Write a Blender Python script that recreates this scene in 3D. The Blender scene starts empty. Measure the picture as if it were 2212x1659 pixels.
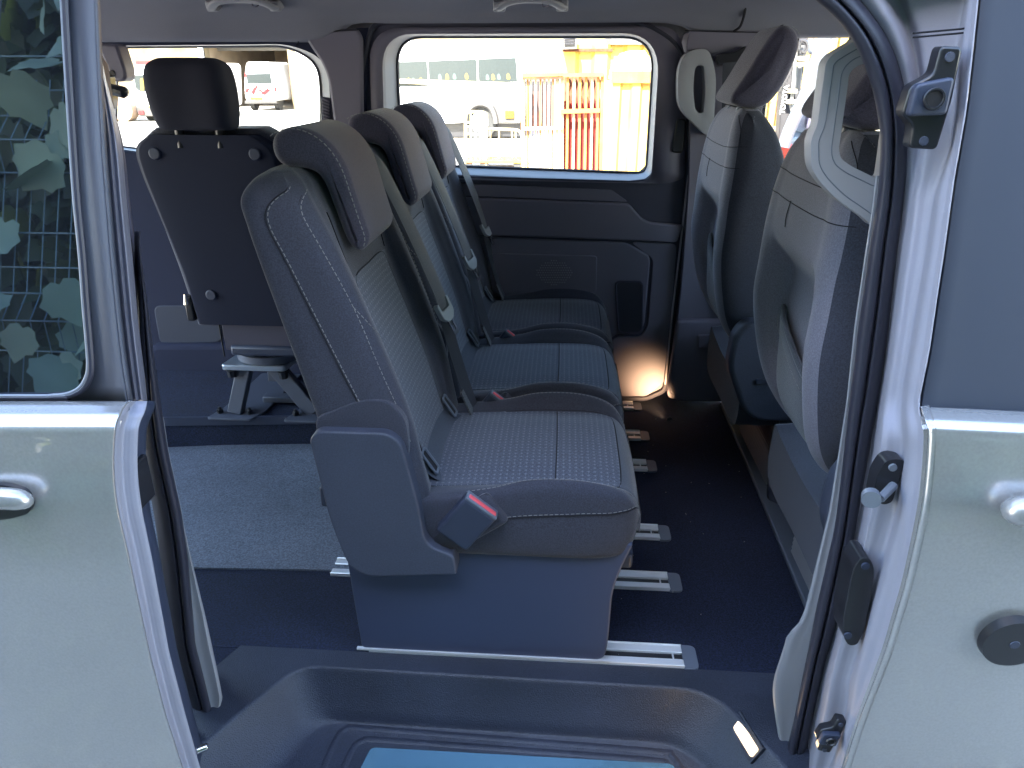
import bpy, bmesh, math, random
import numpy as np
from mathutils import Vector, Matrix
random.seed(7); rng=np.random.default_rng(7)
SC=bpy.context.scene; COL=SC.collection
R=math.radians
# ------------------------------------------------------------------ camera, light, exposure
CAM=np.array([0.0,0.0,1.15]); FPX=1560.0; PITCH=R(23.5); YAW=R(4.0)
cd=bpy.data.cameras.new("camera"); cam=bpy.data.objects.new("camera",cd); COL.objects.link(cam)
cam.location=CAM; cam.rotation_euler=(math.pi/2-PITCH,0,YAW)
cd.sensor_width=36; cd.lens=36*FPX/2212; cd.clip_start=.02; cd.clip_end=600
SC.camera=cam
SUN_EL=R(41); SUN_DIR=np.array([.22,1.0]); SUN_DIR/=np.linalg.norm(SUN_DIR)   # light travels this way on the ground
w=bpy.data.worlds.new("World"); SC.world=w; w.use_nodes=True
nt=w.node_tree; bg=nt.nodes["Background"]
sky=nt.nodes.new("ShaderNodeTexSky"); sky.sky_type='NISHITA'; sky.sun_disc=False
sky.sun_elevation=SUN_EL; sky.sun_rotation=math.atan2(-SUN_DIR[0],-SUN_DIR[1]); sky.air_density=1.2; sky.dust_density=1.0
nt.links.new(sky.outputs[0],bg.inputs[0]); bg.inputs[1].default_value=.15
sl=bpy.data.lights.new("sun",'SUN'); sl.energy=4.0; sl.angle=R(.53); sl.color=(1,.95,.86)
so=bpy.data.objects.new("sun",sl); COL.objects.link(so)
d=Vector((SUN_DIR[0]*math.cos(SUN_EL),SUN_DIR[1]*math.cos(SUN_EL),-math.sin(SUN_EL)))
so.rotation_euler=d.to_track_quat('-Z','Y').to_euler(); so.location=(0,-4,8)
SC.view_settings.view_transform='Standard'; SC.view_settings.look='None'
SC.view_settings.exposure=3.75; SC.view_settings.gamma=1; SC.view_settings.use_curve_mapping=False
SC.render.engine='CYCLES'; SC.cycles.use_denoising=True; SC.cycles.max_bounces=10; SC.cycles.diffuse_bounces=6
SC.cycles.transparent_max_bounces=16; SC.cycles.sample_clamp_indirect=6
SC.render.resolution_x=1024; SC.render.resolution_y=768
# ------------------------------------------------------------------ pixel of the photograph (2212 px wide) + one coordinate -> point
_fw=np.array([-math.sin(YAW)*math.cos(PITCH),math.cos(YAW)*math.cos(PITCH),-math.sin(PITCH)])
_rt=np.array([math.cos(YAW),math.sin(YAW),0]); _up=np.cross(_rt,_fw)
def at(px,py,X=None,Y=None,Z=None):
    d=_fw+_rt*(px-1106)/FPX-_up*(py-829.5)/FPX
    t=(X-CAM[0])/d[0] if X is not None else (Y-CAM[1])/d[1] if Y is not None else (Z-CAM[2])/d[2]
    return CAM+d*t
def xz(pts,Y): return [(at(a,b,Y=Y)[0],at(a,b,Y=Y)[2]) for a,b in pts]
# ------------------------------------------------------------------ materials
MATS={}
def mat(name,col,rough=.5,metal=0,spec=.5,coat=0,coatr=.03,noise=None,bump=None,emit=None,sheen=0,var=None):
    """noise=(scale, amount): speckle of the colour; bump=(scale, strength, distance); var=(scale, amount): broad wear"""
    if name in MATS: return MATS[name]
    m=bpy.data.materials.new(name); m.use_nodes=True; n=m.node_tree; L=n.links
    b=n.nodes["Principled BSDF"]; b.inputs["Base Color"].default_value=(*col,1)
    b.inputs["Roughness"].default_value=rough; b.inputs["Metallic"].default_value=metal
    b.inputs["Specular IOR Level"].default_value=spec
    b.inputs["Coat Weight"].default_value=coat; b.inputs["Coat Roughness"].default_value=coatr
    if sheen: b.inputs["Sheen Weight"].default_value=sheen; b.inputs["Sheen Roughness"].default_value=.4
    if emit: b.inputs["Emission Color"].default_value=(*emit[0],1); b.inputs["Emission Strength"].default_value=emit[1]
    tc=n.nodes.new("ShaderNodeTexCoord"); out=None
    def nz(scale,det=2):
        t=n.nodes.new("ShaderNodeTexNoise"); t.inputs["Scale"].default_value=scale; t.inputs["Detail"].default_value=det
        L.new(tc.outputs["Object"],t.inputs["Vector"]); return t
    src=None
    for sp in (var,noise):
        if not sp: continue
        t=nz(sp[0],3); mr=n.nodes.new("ShaderNodeMapRange"); mr.inputs[1].default_value=.3; mr.inputs[2].default_value=.7
        mr.inputs[3].default_value=1-sp[1]; mr.inputs[4].default_value=1+sp[1]; L.new(t.outputs[0],mr.inputs[0])
        mx=n.nodes.new("ShaderNodeVectorMath"); mx.operation='SCALE'
        if src is None: mx.inputs[0].default_value=col
        else: L.new(src,mx.inputs[0])
        L.new(mr.outputs[0],mx.inputs["Scale"]); src=mx.outputs[0]
    if src is not None: L.new(src,b.inputs["Base Color"])
    if bump:
        t=nz(bump[0],2); bp=n.nodes.new("ShaderNodeBump"); bp.inputs["Strength"].default_value=bump[1]; bp.inputs["Distance"].default_value=bump[2]
        L.new(t.outputs[0],bp.inputs["Height"]); L.new(bp.outputs[0],b.inputs["Normal"])
    MATS[name]=m; return m
def glass(name,tint=(1,1,1),refl=.08):
    m=bpy.data.materials.new(name); m.use_nodes=True; n=m.node_tree; L=n.links; n.nodes.clear()
    o=n.nodes.new("ShaderNodeOutputMaterial"); t=n.nodes.new("ShaderNodeBsdfTransparent"); t.inputs[0].default_value=(*tint,1)
    g=n.nodes.new("ShaderNodeBsdfGlossy"); g.inputs["Roughness"].default_value=.01
    f=n.nodes.new("ShaderNodeLayerWeight"); f.inputs[0].default_value=.2
    mm=n.nodes.new("ShaderNodeMath"); mm.operation='MULTIPLY_ADD'; mm.inputs[1].default_value=.6; mm.inputs[2].default_value=refl*.4
    L.new(f.outputs["Fresnel"],mm.inputs[0]); x=n.nodes.new("ShaderNodeMixShader")
    L.new(mm.outputs[0],x.inputs[0]); L.new(t.outputs[0],x.inputs[1]); L.new(g.outputs[0],x.inputs[2]); L.new(x.outputs[0],o.inputs[0])
    MATS[name]=m; return m
def dotted_fabric():
    m=mat("dotted_fabric",(.066,.076,.108),.9,noise=(420,.45),bump=(900,.5,.001),sheen=.25); n=m.node_tree; L=n.links
    b=n.nodes["Principled BSDF"]; base=b.inputs["Base Color"].links[0].from_socket
    uv=n.nodes.new("ShaderNodeUVMap"); sx=n.nodes.new("ShaderNodeSeparateXYZ"); L.new(uv.outputs[0],sx.inputs[0])
    def M(op,a,bv=None,c=None):
        q=n.nodes.new("ShaderNodeMath"); q.operation=op
        for i,v in enumerate((a,bv,c)):
            if v is None: continue
            if isinstance(v,(int,float)): q.inputs[i].default_value=v
            else: L.new(v,q.inputs[i])
        return q.outputs[0]
    P=.0125
    u=M('DIVIDE',sx.outputs[0],P); v=M('DIVIDE',sx.outputs[1],P)
    def line(off,k,duty,voff,wd):
        fu=M('FRACT',M('ADD',u,off)); a=M('LESS_THAN',fu,wd)
        fv=M('FRACT',M('ADD',M('MULTIPLY',v,k),voff)); c=M('LESS_THAN',fv,duty); return M('MULTIPLY',a,c)
    # long dashes, short crosses and rows of dots
    d1=line(0.0,1.0,.52,0,.10); d2=line(.5,4.0,.4,.1,.09); d3=line(.25,4.0,.35,.3,.07); d4=line(.75,4.0,.35,.6,.07)
    fv=M('FRACT',M('ADD',v,.75)); cr=M('MULTIPLY',M('LESS_THAN',fv,.1),M('LESS_THAN',M('FRACT',M('ADD',u,.18)),.46))
    s=M('MINIMUM',M('ADD',M('ADD',d1,cr),M('MULTIPLY',M('ADD',d2,M('ADD',d3,d4)),.55)),1.0)
    mx=n.nodes.new("ShaderNodeMix"); mx.data_type='RGBA'; L.new(M('MULTIPLY',s,.42),mx.inputs[0]); L.new(base,mx.inputs[6]); mx.inputs[7].default_value=(.36,.39,.45,1)
    L.new(mx.outputs[2],b.inputs["Base Color"]); return m
PAINT=mat("silver_paint",(.45,.435,.425),.27,metal=.6,coat=1,coatr=.03,noise=(260,.06),var=(2.2,.05))
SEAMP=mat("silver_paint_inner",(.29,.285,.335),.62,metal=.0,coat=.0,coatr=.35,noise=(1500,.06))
FAB=mat("black_fabric",(.043,.046,.067),.9,noise=(420,.3),bump=(1100,.5,.001),sheen=.25)
FABR=mat("lit_back_cloth",(.205,.20,.25),.9,noise=(420,.2),bump=(700,.6,.0012),sheen=.3)  # paler than the seat sides: light on the rear face is in the colour
FABL=mat("charcoal_fabric",(.070,.064,.098),.9,noise=(420,.3),bump=(800,.6,.0012),sheen=.3)
DOT=dotted_fabric()
PLB=mat("black_plastic",(.034,.043,.075),.5,bump=(900,.35,.0006))
PLG=mat("charcoal_plastic",(.054,.062,.092),.55,noise=(350,.15),var=(6,.1),bump=(900,.4,.0006))
PLT=mat("blue_grey_plastic",(.12,.14,.18),.5,bump=(900,.4,.0006))
TRIM=mat("grey_trim",(.30,.30,.32),.6,bump=(1200,.4,.0006))
TRIMD=mat("door_trim",(.155,.143,.185),.55,bump=(900,.45,.0006))
TRIMB=mat("door_trim_dark",(.058,.055,.085),.5,bump=(900,.4,.0006))
HEAD=mat("headliner_cloth",(.19,.19,.225),.95,noise=(600,.06),bump=(1200,.3,.0006))
RUB=mat("rubber",(.03,.03,.045),.45,bump=(300,.15,.0006))
CARP=mat("blue_black_carpet",(.009,.015,.042),1,noise=(260,.7),bump=(700,1,.003),var=(5,.15))
GREYF=mat("grey_floor_vinyl",(.165,.185,.225),.5,noise=(260,.45),var=(3,.18),bump=(700,.5,.001))
STEPM=mat("step_plastic",(.031,.036,.054),.40,bump=(420,.9,.0014),var=(5,.22),noise=(300,.2))
ALU=mat("aluminium",(.80,.81,.83),.35,metal=.35,bump=(60,.05,.001))
CHROME=mat("chrome",(.8,.8,.8),.12,metal=1)
STEEL=mat("painted_steel",(.22,.24,.28),.4,metal=.3)
BLACKP=mat("gloss_black",(.018,.018,.022),.3)
RED=mat("buckle_red",(.75,.09,.11),.35)
BELT=mat("belt_webbing",(.11,.11,.125),.6,bump=(1500,.8,.001),sheen=.2)
BELTD=mat("belt_webbing_dark",(.035,.037,.05),.7,bump=(1500,.8,.001))
TONG=mat("tongue_plastic",(.30,.32,.35),.4)
STITCH=mat("stitching_thread",(.25,.245,.24),.8)
SEAMD=mat("seam_dark",(.012,.012,.018),.9)
# ------------------------------------------------------------------ builders
def mk(name,V,F,m,parent=None,smooth=35,uv=None):
    me=bpy.data.meshes.new(name); me.from_pydata([tuple(map(float,v)) for v in V],[],[tuple(f) for f in F])
    if uv is not None:
        ul=me.uv_layers.new(name="UVMap")
        for l in me.loops: ul.data[l.index].uv=uv[l.vertex_index]
    me.validate(); bm=bmesh.new(); bm.from_mesh(me); bmesh.ops.recalc_face_normals(bm,faces=bm.faces); bm.to_mesh(me); bm.free()
    if m is not None: me.materials.append(m)
    o=bpy.data.objects.new(name,me); COL.objects.link(o)
    if smooth: me.shade_smooth(); me.set_sharp_from_angle(angle=R(smooth))
    if parent is not None: o.parent=parent
    return o
def thing(name,label,cat,group=None,loc=(0,0,0)):
    e=bpy.data.objects.new(name,None); COL.objects.link(e); e.location=loc; e.empty_display_size=.1
    e['label']=label; e['category']=cat
    if group: e['group']=group
    return e
def struct(o): o['kind']='structure'; return o
def bev(o,wd,seg=2,ang=40):
    b=o.modifiers.new("bevel",'BEVEL'); b.width=wd; b.segments=seg; b.limit_method='ANGLE'; b.angle_limit=R(ang); b.harden_normals=False
    return o
def solb(o,t):
    "give a sheet thickness on the side away from the street"
    ny=sum(f.normal.y*f.area for f in o.data.polygons); return sol(o,t,-1 if ny<0 else 1)
def sol(o,t,off=-1):
    s=o.modifiers.new("solid",'SOLIDIFY'); s.thickness=t; s.offset=off; return o
def box(x0,x1,y0,y1,z0,z1):
    V=[(x,y,z) for z in (z0,z1) for y in (y0,y1) for x in (x0,x1)]
    return V,[(0,2,3,1),(4,5,7,6),(0,1,5,4),(2,6,7,3),(0,4,6,2),(1,3,7,5)]
def join(*parts):
    V=[];F=[]
    for v,f in parts:
        k=len(V); V+=[tuple(p) for p in v]; F+=[tuple(i+k for i in q) for q in f]
    return V,F
def obox(c,ax,ay,az):
    c,ax,ay,az=map(np.array,(c,ax,ay,az))
    V=[c+sx*ax+sy*ay+sz*az for sz in(-1,1) for sy in(-1,1) for sx in(-1,1)]
    return V,[(0,2,3,1),(4,5,7,6),(0,1,5,4),(2,6,7,3),(0,4,6,2),(1,3,7,5)]
def cyl(p0,p1,r0,r1=None,n=12,cap=True):
    p0=np.array(p0,float);p1=np.array(p1,float); r1=r0 if r1 is None else r1
    a=p1-p0; a/=np.linalg.norm(a); t=np.array([1,0,0]) if abs(a[0])<.9 else np.array([0,1,0])
    u=np.cross(a,t);u/=np.linalg.norm(u);v=np.cross(a,u); V=[];F=[]
    for p,r in((p0,r0),(p1,r1)):
        for i in range(n):
            q=2*math.pi*i/n; V.append(p+r*(math.cos(q)*u+math.sin(q)*v))
    for i in range(n): j=(i+1)%n; F.append((i,j,n+j,n+i))
    if cap: F+=[tuple(range(n))[::-1],tuple(range(n,2*n))]
    return V,F
def crw(n,ts,closed):
    """Catmull-Rom weights: len(ts) x n"""
    W=np.zeros((len(ts),n))
    for r,t in enumerate(ts):
        i=int(math.floor(t)); 
        if not closed: i=min(max(i,0),n-2)
        f=t-i; c=(-.5*f+f*f-.5*f**3,1-2.5*f*f+1.5*f**3,.5*f+2*f*f-1.5*f**3,-.5*f*f+.5*f**3)
        for k,wt in zip((-1,0,1,2),c):
            j=i+k
            if closed: W[r,j%n]+=wt
            elif j<0: W[r,0]+=2*wt; W[r,1]-=wt
            elif j>=n: W[r,n-1]+=2*wt; W[r,n-2]-=wt
            else: W[r,j]+=wt
    return W
def curve(P,n=None,closed=False,seg=6):
    P=np.array(P,float); k=len(P)
    n=n or (k*seg if closed else (k-1)*seg+1)
    ts=np.arange(n)*k/n if closed else np.linspace(0,k-1,n)
    return crw(k,ts,closed)@P
def tube(P,r,n=8,closed=False,flat=None,up=(0,0,1)):
    """tube along P; r one radius or a list; flat=(ru,rv) gives an oval"""
    P=np.array(P,float); k=len(P); T=np.gradient(P,axis=0) if not closed else np.roll(P,-1,0)-np.roll(P,1,0)
    T/=np.linalg.norm(T,axis=1)[:,None]+1e-12; V=[];F=[]; u=np.array(up,float); rr=r if hasattr(r,'__len__') else [r]*k
    for i in range(k):
        a=u-T[i]*(u@T[i])
        if np.linalg.norm(a)<1e-4: a=np.cross(T[i],[0,1,0.1])
        a/=np.linalg.norm(a); u=a if flat is None else np.array(up,float); b=np.cross(T[i],a)
        fu,fv=flat if flat else (rr[i],rr[i])
        for j in range(n):
            q=2*math.pi*j/n; V.append(P[i]+fu*math.cos(q)*a+fv*math.sin(q)*b)
    for i in range(k if closed else k-1):
        for j in range(n):
            i2=(i+1)%k; F.append((i*n+j,i*n+(j+1)%n,i2*n+(j+1)%n,i2*n+j))
    if not closed: F+=[tuple(range(n))[::-1],tuple(range((k-1)*n,k*n))]
    return V,F
class Surf:
    def __init__(s,rows,closed=True): s.P=np.array(rows,float); s.c=closed; s.n,s.m=s.P.shape[:2]
    def ev(s,us,vs): return np.einsum('ai,ijk,bj->abk',crw(s.n,us,False),s.P,crw(s.m,vs,s.c))
    def pt(s,u,v,off=0):
        p=s.ev([u],[v])[0,0]
        if off:
            e=.02; du=s.ev([min(u+e,s.n-1)],[v])[0,0]-s.ev([max(u-e,0)],[v])[0,0]; dv=s.ev([u],[v+e])[0,0]-s.ev([u],[v-e])[0,0]
            nn=np.cross(du,dv); nn/=np.linalg.norm(nn)+1e-12
            if s.sign(u,v,nn): nn=-nn
            p=p+nn*off
        return p
    def sign(s,u,v,nn):
        c=s.ev([u],np.arange(s.m))[0].mean(0); return (s.ev([u],[v])[0,0]-c)@nn<0
    def mesh(s,u0,u1,nu,v0,v1,nv,cap=False,off=0):
        us=np.linspace(u0,u1,nu); wrap=s.c and abs(v1-v0-s.m)<1e-6
        vs=np.linspace(v0,v1,nv+1)[:-1] if wrap else np.linspace(v0,v1,nv)
        G=s.ev(us,vs)
        if off:
            G=np.array([[s.pt(u,v,off) for v in vs] for u in us])
        V=G.reshape(-1,3); k=len(vs); F=[]
        for i in range(nu-1):
            for j in range(k if wrap else k-1): F.append((i*k+j,i*k+(j+1)%k,(i+1)*k+(j+1)%k,(i+1)*k+j))
        if cap: F+=[tuple(range(k)),tuple(range((nu-1)*k,nu*k))]
        au=np.concatenate([[0],np.cumsum(np.linalg.norm(np.diff(G[:,k//2],axis=0),axis=1))]); av=np.concatenate([[0],np.cumsum(np.linalg.norm(np.diff(G[nu//2],axis=0),axis=1))])
        uv=[(av[j],au[i]) for i in range(nu) for j in range(k)]
        return V,F,uv
def rloop(pts,rad,seg=5):
    """2-D loop with rounded corners, a fixed number of points"""
    n=len(pts); out=[]; rad=rad if hasattr(rad,'__len__') else [rad]*n
    for i in range(n):
        p=np.array(pts[i],float);a=np.array(pts[i-1],float)-p;b=np.array(pts[(i+1)%n],float)-p
        r=min(rad[i],.48*np.linalg.norm(a),.48*np.linalg.norm(b)); a=p+a/np.linalg.norm(a)*r; b=p+b/np.linalg.norm(b)*r
        for k in range(seg+1):
            t=k/seg; out.append((1-t)**2*a+2*t*(1-t)*p+t*t*b)
    return np.array(out)
def prism(loop,to3,d0,d1):
    """extrude a 2-D loop; to3(a,b,d)->xyz"""
    n=len(loop); V=[to3(a,b,d) for d in(d0,d1) for a,b in loop]
    F=[tuple(range(n))[::-1],tuple(range(n,2*n))]+[(i,(i+1)%n,n+(i+1)%n,n+i) for i in range(n)]
    return V,F
XZ=lambda a,b,d:(a,d,b)
YZ=lambda a,b,d:(d,a,b)
XY=lambda a,b,d:(a,b,d)
def holed(outer,holes,to3,d):
    """flat face with holes (triangle fill)"""
    bm=bmesh.new(); es=[]
    for lp in [outer]+holes:
        vs=[bm.verts.new(to3(a,b,d)) for a,b in lp]; es+=[bm.edges.new((vs[i],vs[(i+1)%len(vs)])) for i in range(len(vs))]
    bmesh.ops.triangle_fill(bm,use_beauty=True,edges=es,use_dissolve=False)
    bm.verts.index_update(); V=[v.co[:] for v in bm.verts]; F=[[v.index for v in f.verts] for f in bm.faces]; bm.free(); return V,F
def ring(A,B,closed=True):
    n=len(A); V=list(map(tuple,A))+list(map(tuple,B)); F=[(i,(i+1)%n,n+(i+1)%n,n+i) for i in range(n if closed else n-1)]; return V,F
def pillow(prof,y0,y1,r,axis='y',seg=4,fan=0):
    """closed smooth profile (x,z) swept in y with rounded ends"""
    P=np.array(prof,float); n=len(P); t=np.roll(P,-1,0)-np.roll(P,1,0); t/=np.linalg.norm(t,axis=1)[:,None]
    N=np.stack([t[:,1],-t[:,0]],1); A=.5*np.sum(P[:,0]*np.roll(P[:,1],-1)-np.roll(P[:,0],-1)*P[:,1])
    if A<0: N=-N
    secs=[]
    for k in range(seg+1):
        q=math.pi/2*k/seg; secs.append((y0+r*(1-math.sin(q)),r*(1-math.cos(q))))
    ys=[(y,ins) for y,ins in reversed(secs)]; ys+= [(y1-(y-y0),ins) for y,ins in secs]
    V=[];F=[]
    for y,ins in ys:
        Q=P-N*ins
        for a,b in Q: V.append((a,y,b))
    for i in range(len(ys)-1):
        for j in range(n): F.append((i*n+j,i*n+(j+1)%n,(i+1)*n+(j+1)%n,(i+1)*n+j))
    if not fan: F+=[tuple(range(n)),tuple(range((len(ys)-1)*n,len(ys)*n))]
    else:
        for first,s in ((0,-1),((len(ys)-1)*n,1)):
            c=np.mean([V[first+j] for j in range(n)],0); prev=first
            for q,b in ((.7,.55),(.35,.9)):
                k=len(V)
                for j in range(n):
                    v=c+(np.array(V[first+j])-c)*q; V.append((v[0],v[1]+s*fan*b,v[2]))
                for j in range(n): F.append((prev+j,prev+(j+1)%n,k+(j+1)%n,k+j))
                prev=k
            V.append((c[0],c[1]+s*fan,c[2])); m_=len(V)-1
            for j in range(n): F.append((prev+j,prev+(j+1)%n,m_))
    return V,F
def dashes(P,L=.0065,gap=.0035,r=.0009,normal=None):
    """dashed thread along a polyline"""
    P=np.array(P); s=np.concatenate([[0],np.cumsum(np.linalg.norm(np.diff(P,axis=0),axis=1))]); out=[]
    t=0
    while t+L<s[-1]:
        a=np.array([np.interp(t,s,P[:,k]) for k in range(3)]); b=np.array([np.interp(t+L,s,P[:,k]) for k in range(3)])
        out.append(cyl(a,b,r,n=4)); t+=L+gap
    return join(*out)
def copy_tree(o,parent=None):
    c=o.copy(); COL.objects.link(c)
    if parent is not None: c.parent=parent
    for ch in list(o.children): copy_tree(ch,c)
    return c
def disc(c,ax,r,th,n=20):
    c=np.array(c,float);ax=np.array(ax,float);ax/=np.linalg.norm(ax); return cyl(c,c+ax*th,r,r*.93,n)
# ================================================================== the setting
GZ=-.57
gm=mat("yard_concrete",(.36,.33,.285),.9,noise=(90,.12),var=(1.3,.18),bump=(120,.4,.004))
g=struct(mk("ground",*box(-60,60,-30,90,GZ-.3,GZ),gm))
# ================================================================== the van
van=thing("van","silver van with its side door slid open, dark seats and cabin seen inside","van",loc=(0,1.7,GZ))
VL=Vector((0,1.7,GZ)); VANI=Matrix.Translation(-VL)
def vp(name,V,F,m,parent=None,**k):
    """a part of the van (world coordinates)"""
    top=parent is None
    if top: V=[(v[0]-VL.x,v[1]-VL.y,v[2]-VL.z) for v in V]
    else:
        V=[(v[0]-VL.x,v[1]-VL.y,v[2]-VL.z) for v in V]
    return mk(name,V,F,m,parent or van,**k)
# floor carpet, ramp floor, platform
YN=1.16
fl=vp("floor_carpet",*box(-2.1,.612,1.165,2.62,-.03,0),CARP)
vp("side_carpet",*box(-2.1,-.66,.99,1.164,-.03,-.0008),CARP)
vp("cab_floor",*box(.616,1.9,1.0,2.62,-.06,-.012),PLB)
tr=[at(1560,858,Z=0),at(1625,1015,Z=0),at(1745,1322,Z=0),at(1764,1322,Z=0),at(1662,1015,Z=0),at(1600,858,Z=0)]
trl=[(p[0],p[1]) for p in tr]
bev(vp("carpet_edge_strip",*prism([(.606,2.5),(.600,2.0),(.585,1.3),(.585,1.0),(.632,1.0),(.632,1.3),(.645,2.0),(.645,2.5)],XY,-.02,.012),PLT),.004)
gp=[at(412,1226,Z=.004),at(760,1232,Z=.004),at(790,950,Z=.004),at(365,990,Z=.004)]
gl=[(p[0],p[1]) for p in gp]; gl[3]=(-1.9,1.93); gl.insert(4,(-1.9,1.42))
gfl=vp("grey_floor_panel",*prism(gl,XY,-.01,.005),GREYF)
# carpeted rear platform under the single seat
pl=[(-1.95,1.97),(-.62,2.10),(-.62,2.62),(-1.95,2.62)]
bev(vp("rear_platform",*prism(pl,XY,-.02,.105),CARP),.012)
pe=[(-1.95,1.962),(-.62,2.092),(-.62,2.10),(-1.95,1.97)]
vp("platform_edge_trim",*prism(pe,XY,.082,.112),PLB)
# floor rails in pairs
for Y,xe in ((1.2,.31),(1.447,.312),(1.652,.312),(2.013,.316),(2.216,.314),(2.455,.31)):
    wd=.030
    xb=-.39 if Y<1.3 else -.55
    V,F=join(box(xb,xe-.03,Y-wd,Y-.009,0,.008),box(xb,xe-.03,Y+.009,Y+wd,0,.008),box(xb,xe-.03,Y-.0315,Y-.0285,0,.011),box(xb,xe-.03,Y+.0285,Y+.0315,0,.011))
    r=vp("floor_rail",V,F,ALU); bev(r,.0012,1)
    vp("rail_slot",*box(xb,xe-.03,Y-.0088,Y+.0088,.0005,.0025),BLACKP,r)
    bev(vp("rail_end_cap",*prism(rloop([(xe-.031,Y-.034),(xe,Y-.034),(xe,Y+.034),(xe-.031,Y+.034)],[.001,.014,.014,.001]),XY,0,.006),PLT,r),.002)
    vp("slot_pin",*box(xe-.052,xe-.049,Y-.0085,Y+.0085,.002,.0075),ALU,r)
# ------------------------------------------------------------------ step well
sw_out=[(-.672,1.168),(.62,1.168),(.62,.80),(-.72,.80),(-.72,1.06)]
def zpt(px,py,Z): q=at(px,py,Z=Z); return (q[0],q[1])
lip=rloop([(-.69,.84),zpt(455,1590,0),zpt(640,1437,0),zpt(1540,1490,0),zpt(1690,1645,0),(.47,.84)],[.01,.03,.05,.07,.02,.01],7)
low=rloop([(-.60,.845),zpt(520,1690,-.078),zpt(672,1538,-.078),zpt(1478,1590,-.078),zpt(1590,1700,-.078),(.42,.845)],[.01,.03,.05,.06,.03,.01],7)
base=rloop([(-.56,.85),zpt(566,1700,-.095),zpt(704,1560,-.095),zpt(1458,1608,-.095),zpt(1556,1700,-.095),(.39,.85)],[.01,.03,.05,.06,.03,.01],7)
lip=np.array(lip); low=np.array(low); base=np.array(base); mx_=lambda t,u=low:lip*(1-t)+u*t
sv,sf=holed([tuple(p) for p in sw_out],[[tuple(p) for p in lip]],XY,.004)
lay=[(lip,.004),(mx_(.06),.0035),(mx_(.12),.001),(mx_(.17),-.004),(mx_(.5),-.038),(mx_(.88),-.068),(low,-.078),(low*.7+base*.3,-.086),(low*.35+base*.65,-.0925),(base,-.095)]
L3=[[(a,b,z) for a,b in q] for q,z in lay]
SWM=[ring(A,B) for A,B in zip(L3,L3[1:])]+[(L3[-1],[tuple(range(len(L3[-1])))])]
def weld(o,d=.0005):
    bm=bmesh.new(); bm.from_mesh(o.data); bmesh.ops.remove_doubles(bm,verts=bm.verts,dist=d); bmesh.ops.recalc_face_normals(bm,faces=bm.faces); bm.to_mesh(o.data); bm.free(); return o
step=weld(vp("step_well",*join(*SWM),STEPM,smooth=80))
sur=vp("step_surround",sv,sf,STEPM,step)
# the under-side shell keeps the well solid from below
vp("sill_box",*box(-.9,.8,.84,1.17,-.34,-.15),PLB)
tp=[at(801,1614,Z=-.093),at(1345,1657,Z=-.093)]
x0,x1=tp[0][0],tp[1][0]; yb=tp[0][1]
plate=vp("tread_plate",*prism(rloop([(x0-.014,yb-.075),(x0,yb),(x1+.10,yb+.004),(x1+.115,yb-.075)],[.01,.012,.012,.01]),XY,-.098,-.0915),mat("brushed_steel",(.32,.66,.90),.25,metal=.8,bump=(40,.1,.001)),step)
bev(plate,.002)
for pts_ in ([(690,1680),(728,1594),(748,1574),(790,1573),(1110,1598),(1420,1623),(1452,1632),(1490,1690)],[(730,1690),(762,1618),(784,1600),(820,1598),(1110,1619),(1400,1641),(1440,1652),(1460,1690)]):
    P=curve([at(x,y,Z=-.0945) for x,y in pts_],60)
    vp("tread_ridge",*tube(P,.004,8,flat=(.0022,.007)),STEPM,step)
# step lamp (lit)
lm=mat("lamp_lens",(1,.9,.7),.3,emit=((1,.72,.38),.17))
la,lb=at(1590,1554,Z=-.013),at(1638,1632,Z=-.015)
dvec=(lb-la)/np.linalg.norm(lb-la); nrm=np.array([-.75,-.55,.55]); nrm-=dvec*(nrm@dvec); nrm/=np.linalg.norm(nrm); wv=np.cross(dvec,nrm)
cc=(la+lb)/2+nrm*.006
lens=vp("step_lamp",*obox(cc,dvec*np.linalg.norm(lb-la)/2*.95,wv*.011,nrm*.006),lm,step); bev(lens,.004,3)
vp("lamp_bezel",*obox(cc-nrm*.006,dvec*np.linalg.norm(lb-la)/2*1.05,wv*.02,nrm*.006),STEPM,step)
def lamp(name,loc,e,size,direc,col=(1,.72,.42),shape='DISK'):
    l=bpy.data.lights.new(name,'AREA'); l.energy=e; l.size=size; l.color=col; l.shape=shape
    o=bpy.data.objects.new(name,l); COL.objects.link(o); o.location=loc; o.rotation_euler=Vector(direc).to_track_quat('-Z','Y').to_euler(); return o
lamp("step_lamp_light",cc+nrm*.012,.05,.03,nrm)
sp_=bpy.data.lights.new("door_lamp_light",'SPOT'); sp_.energy=1.0; sp_.color=(1,.60,.30); sp_.spot_size=R(75); sp_.spot_blend=1; sp_.shadow_soft_size=.02
so_=bpy.data.objects.new("door_lamp_light",sp_); COL.objects.link(so_); so_.location=(.385,2.36,.012); so_.rotation_euler=Vector((-.32,1,.42)).to_track_quat('-Z','Y').to_euler()
vp("door_lamp",*disc((.400,2.352,.004),(-.3,1,.42),.010,.005),PLB)
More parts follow.
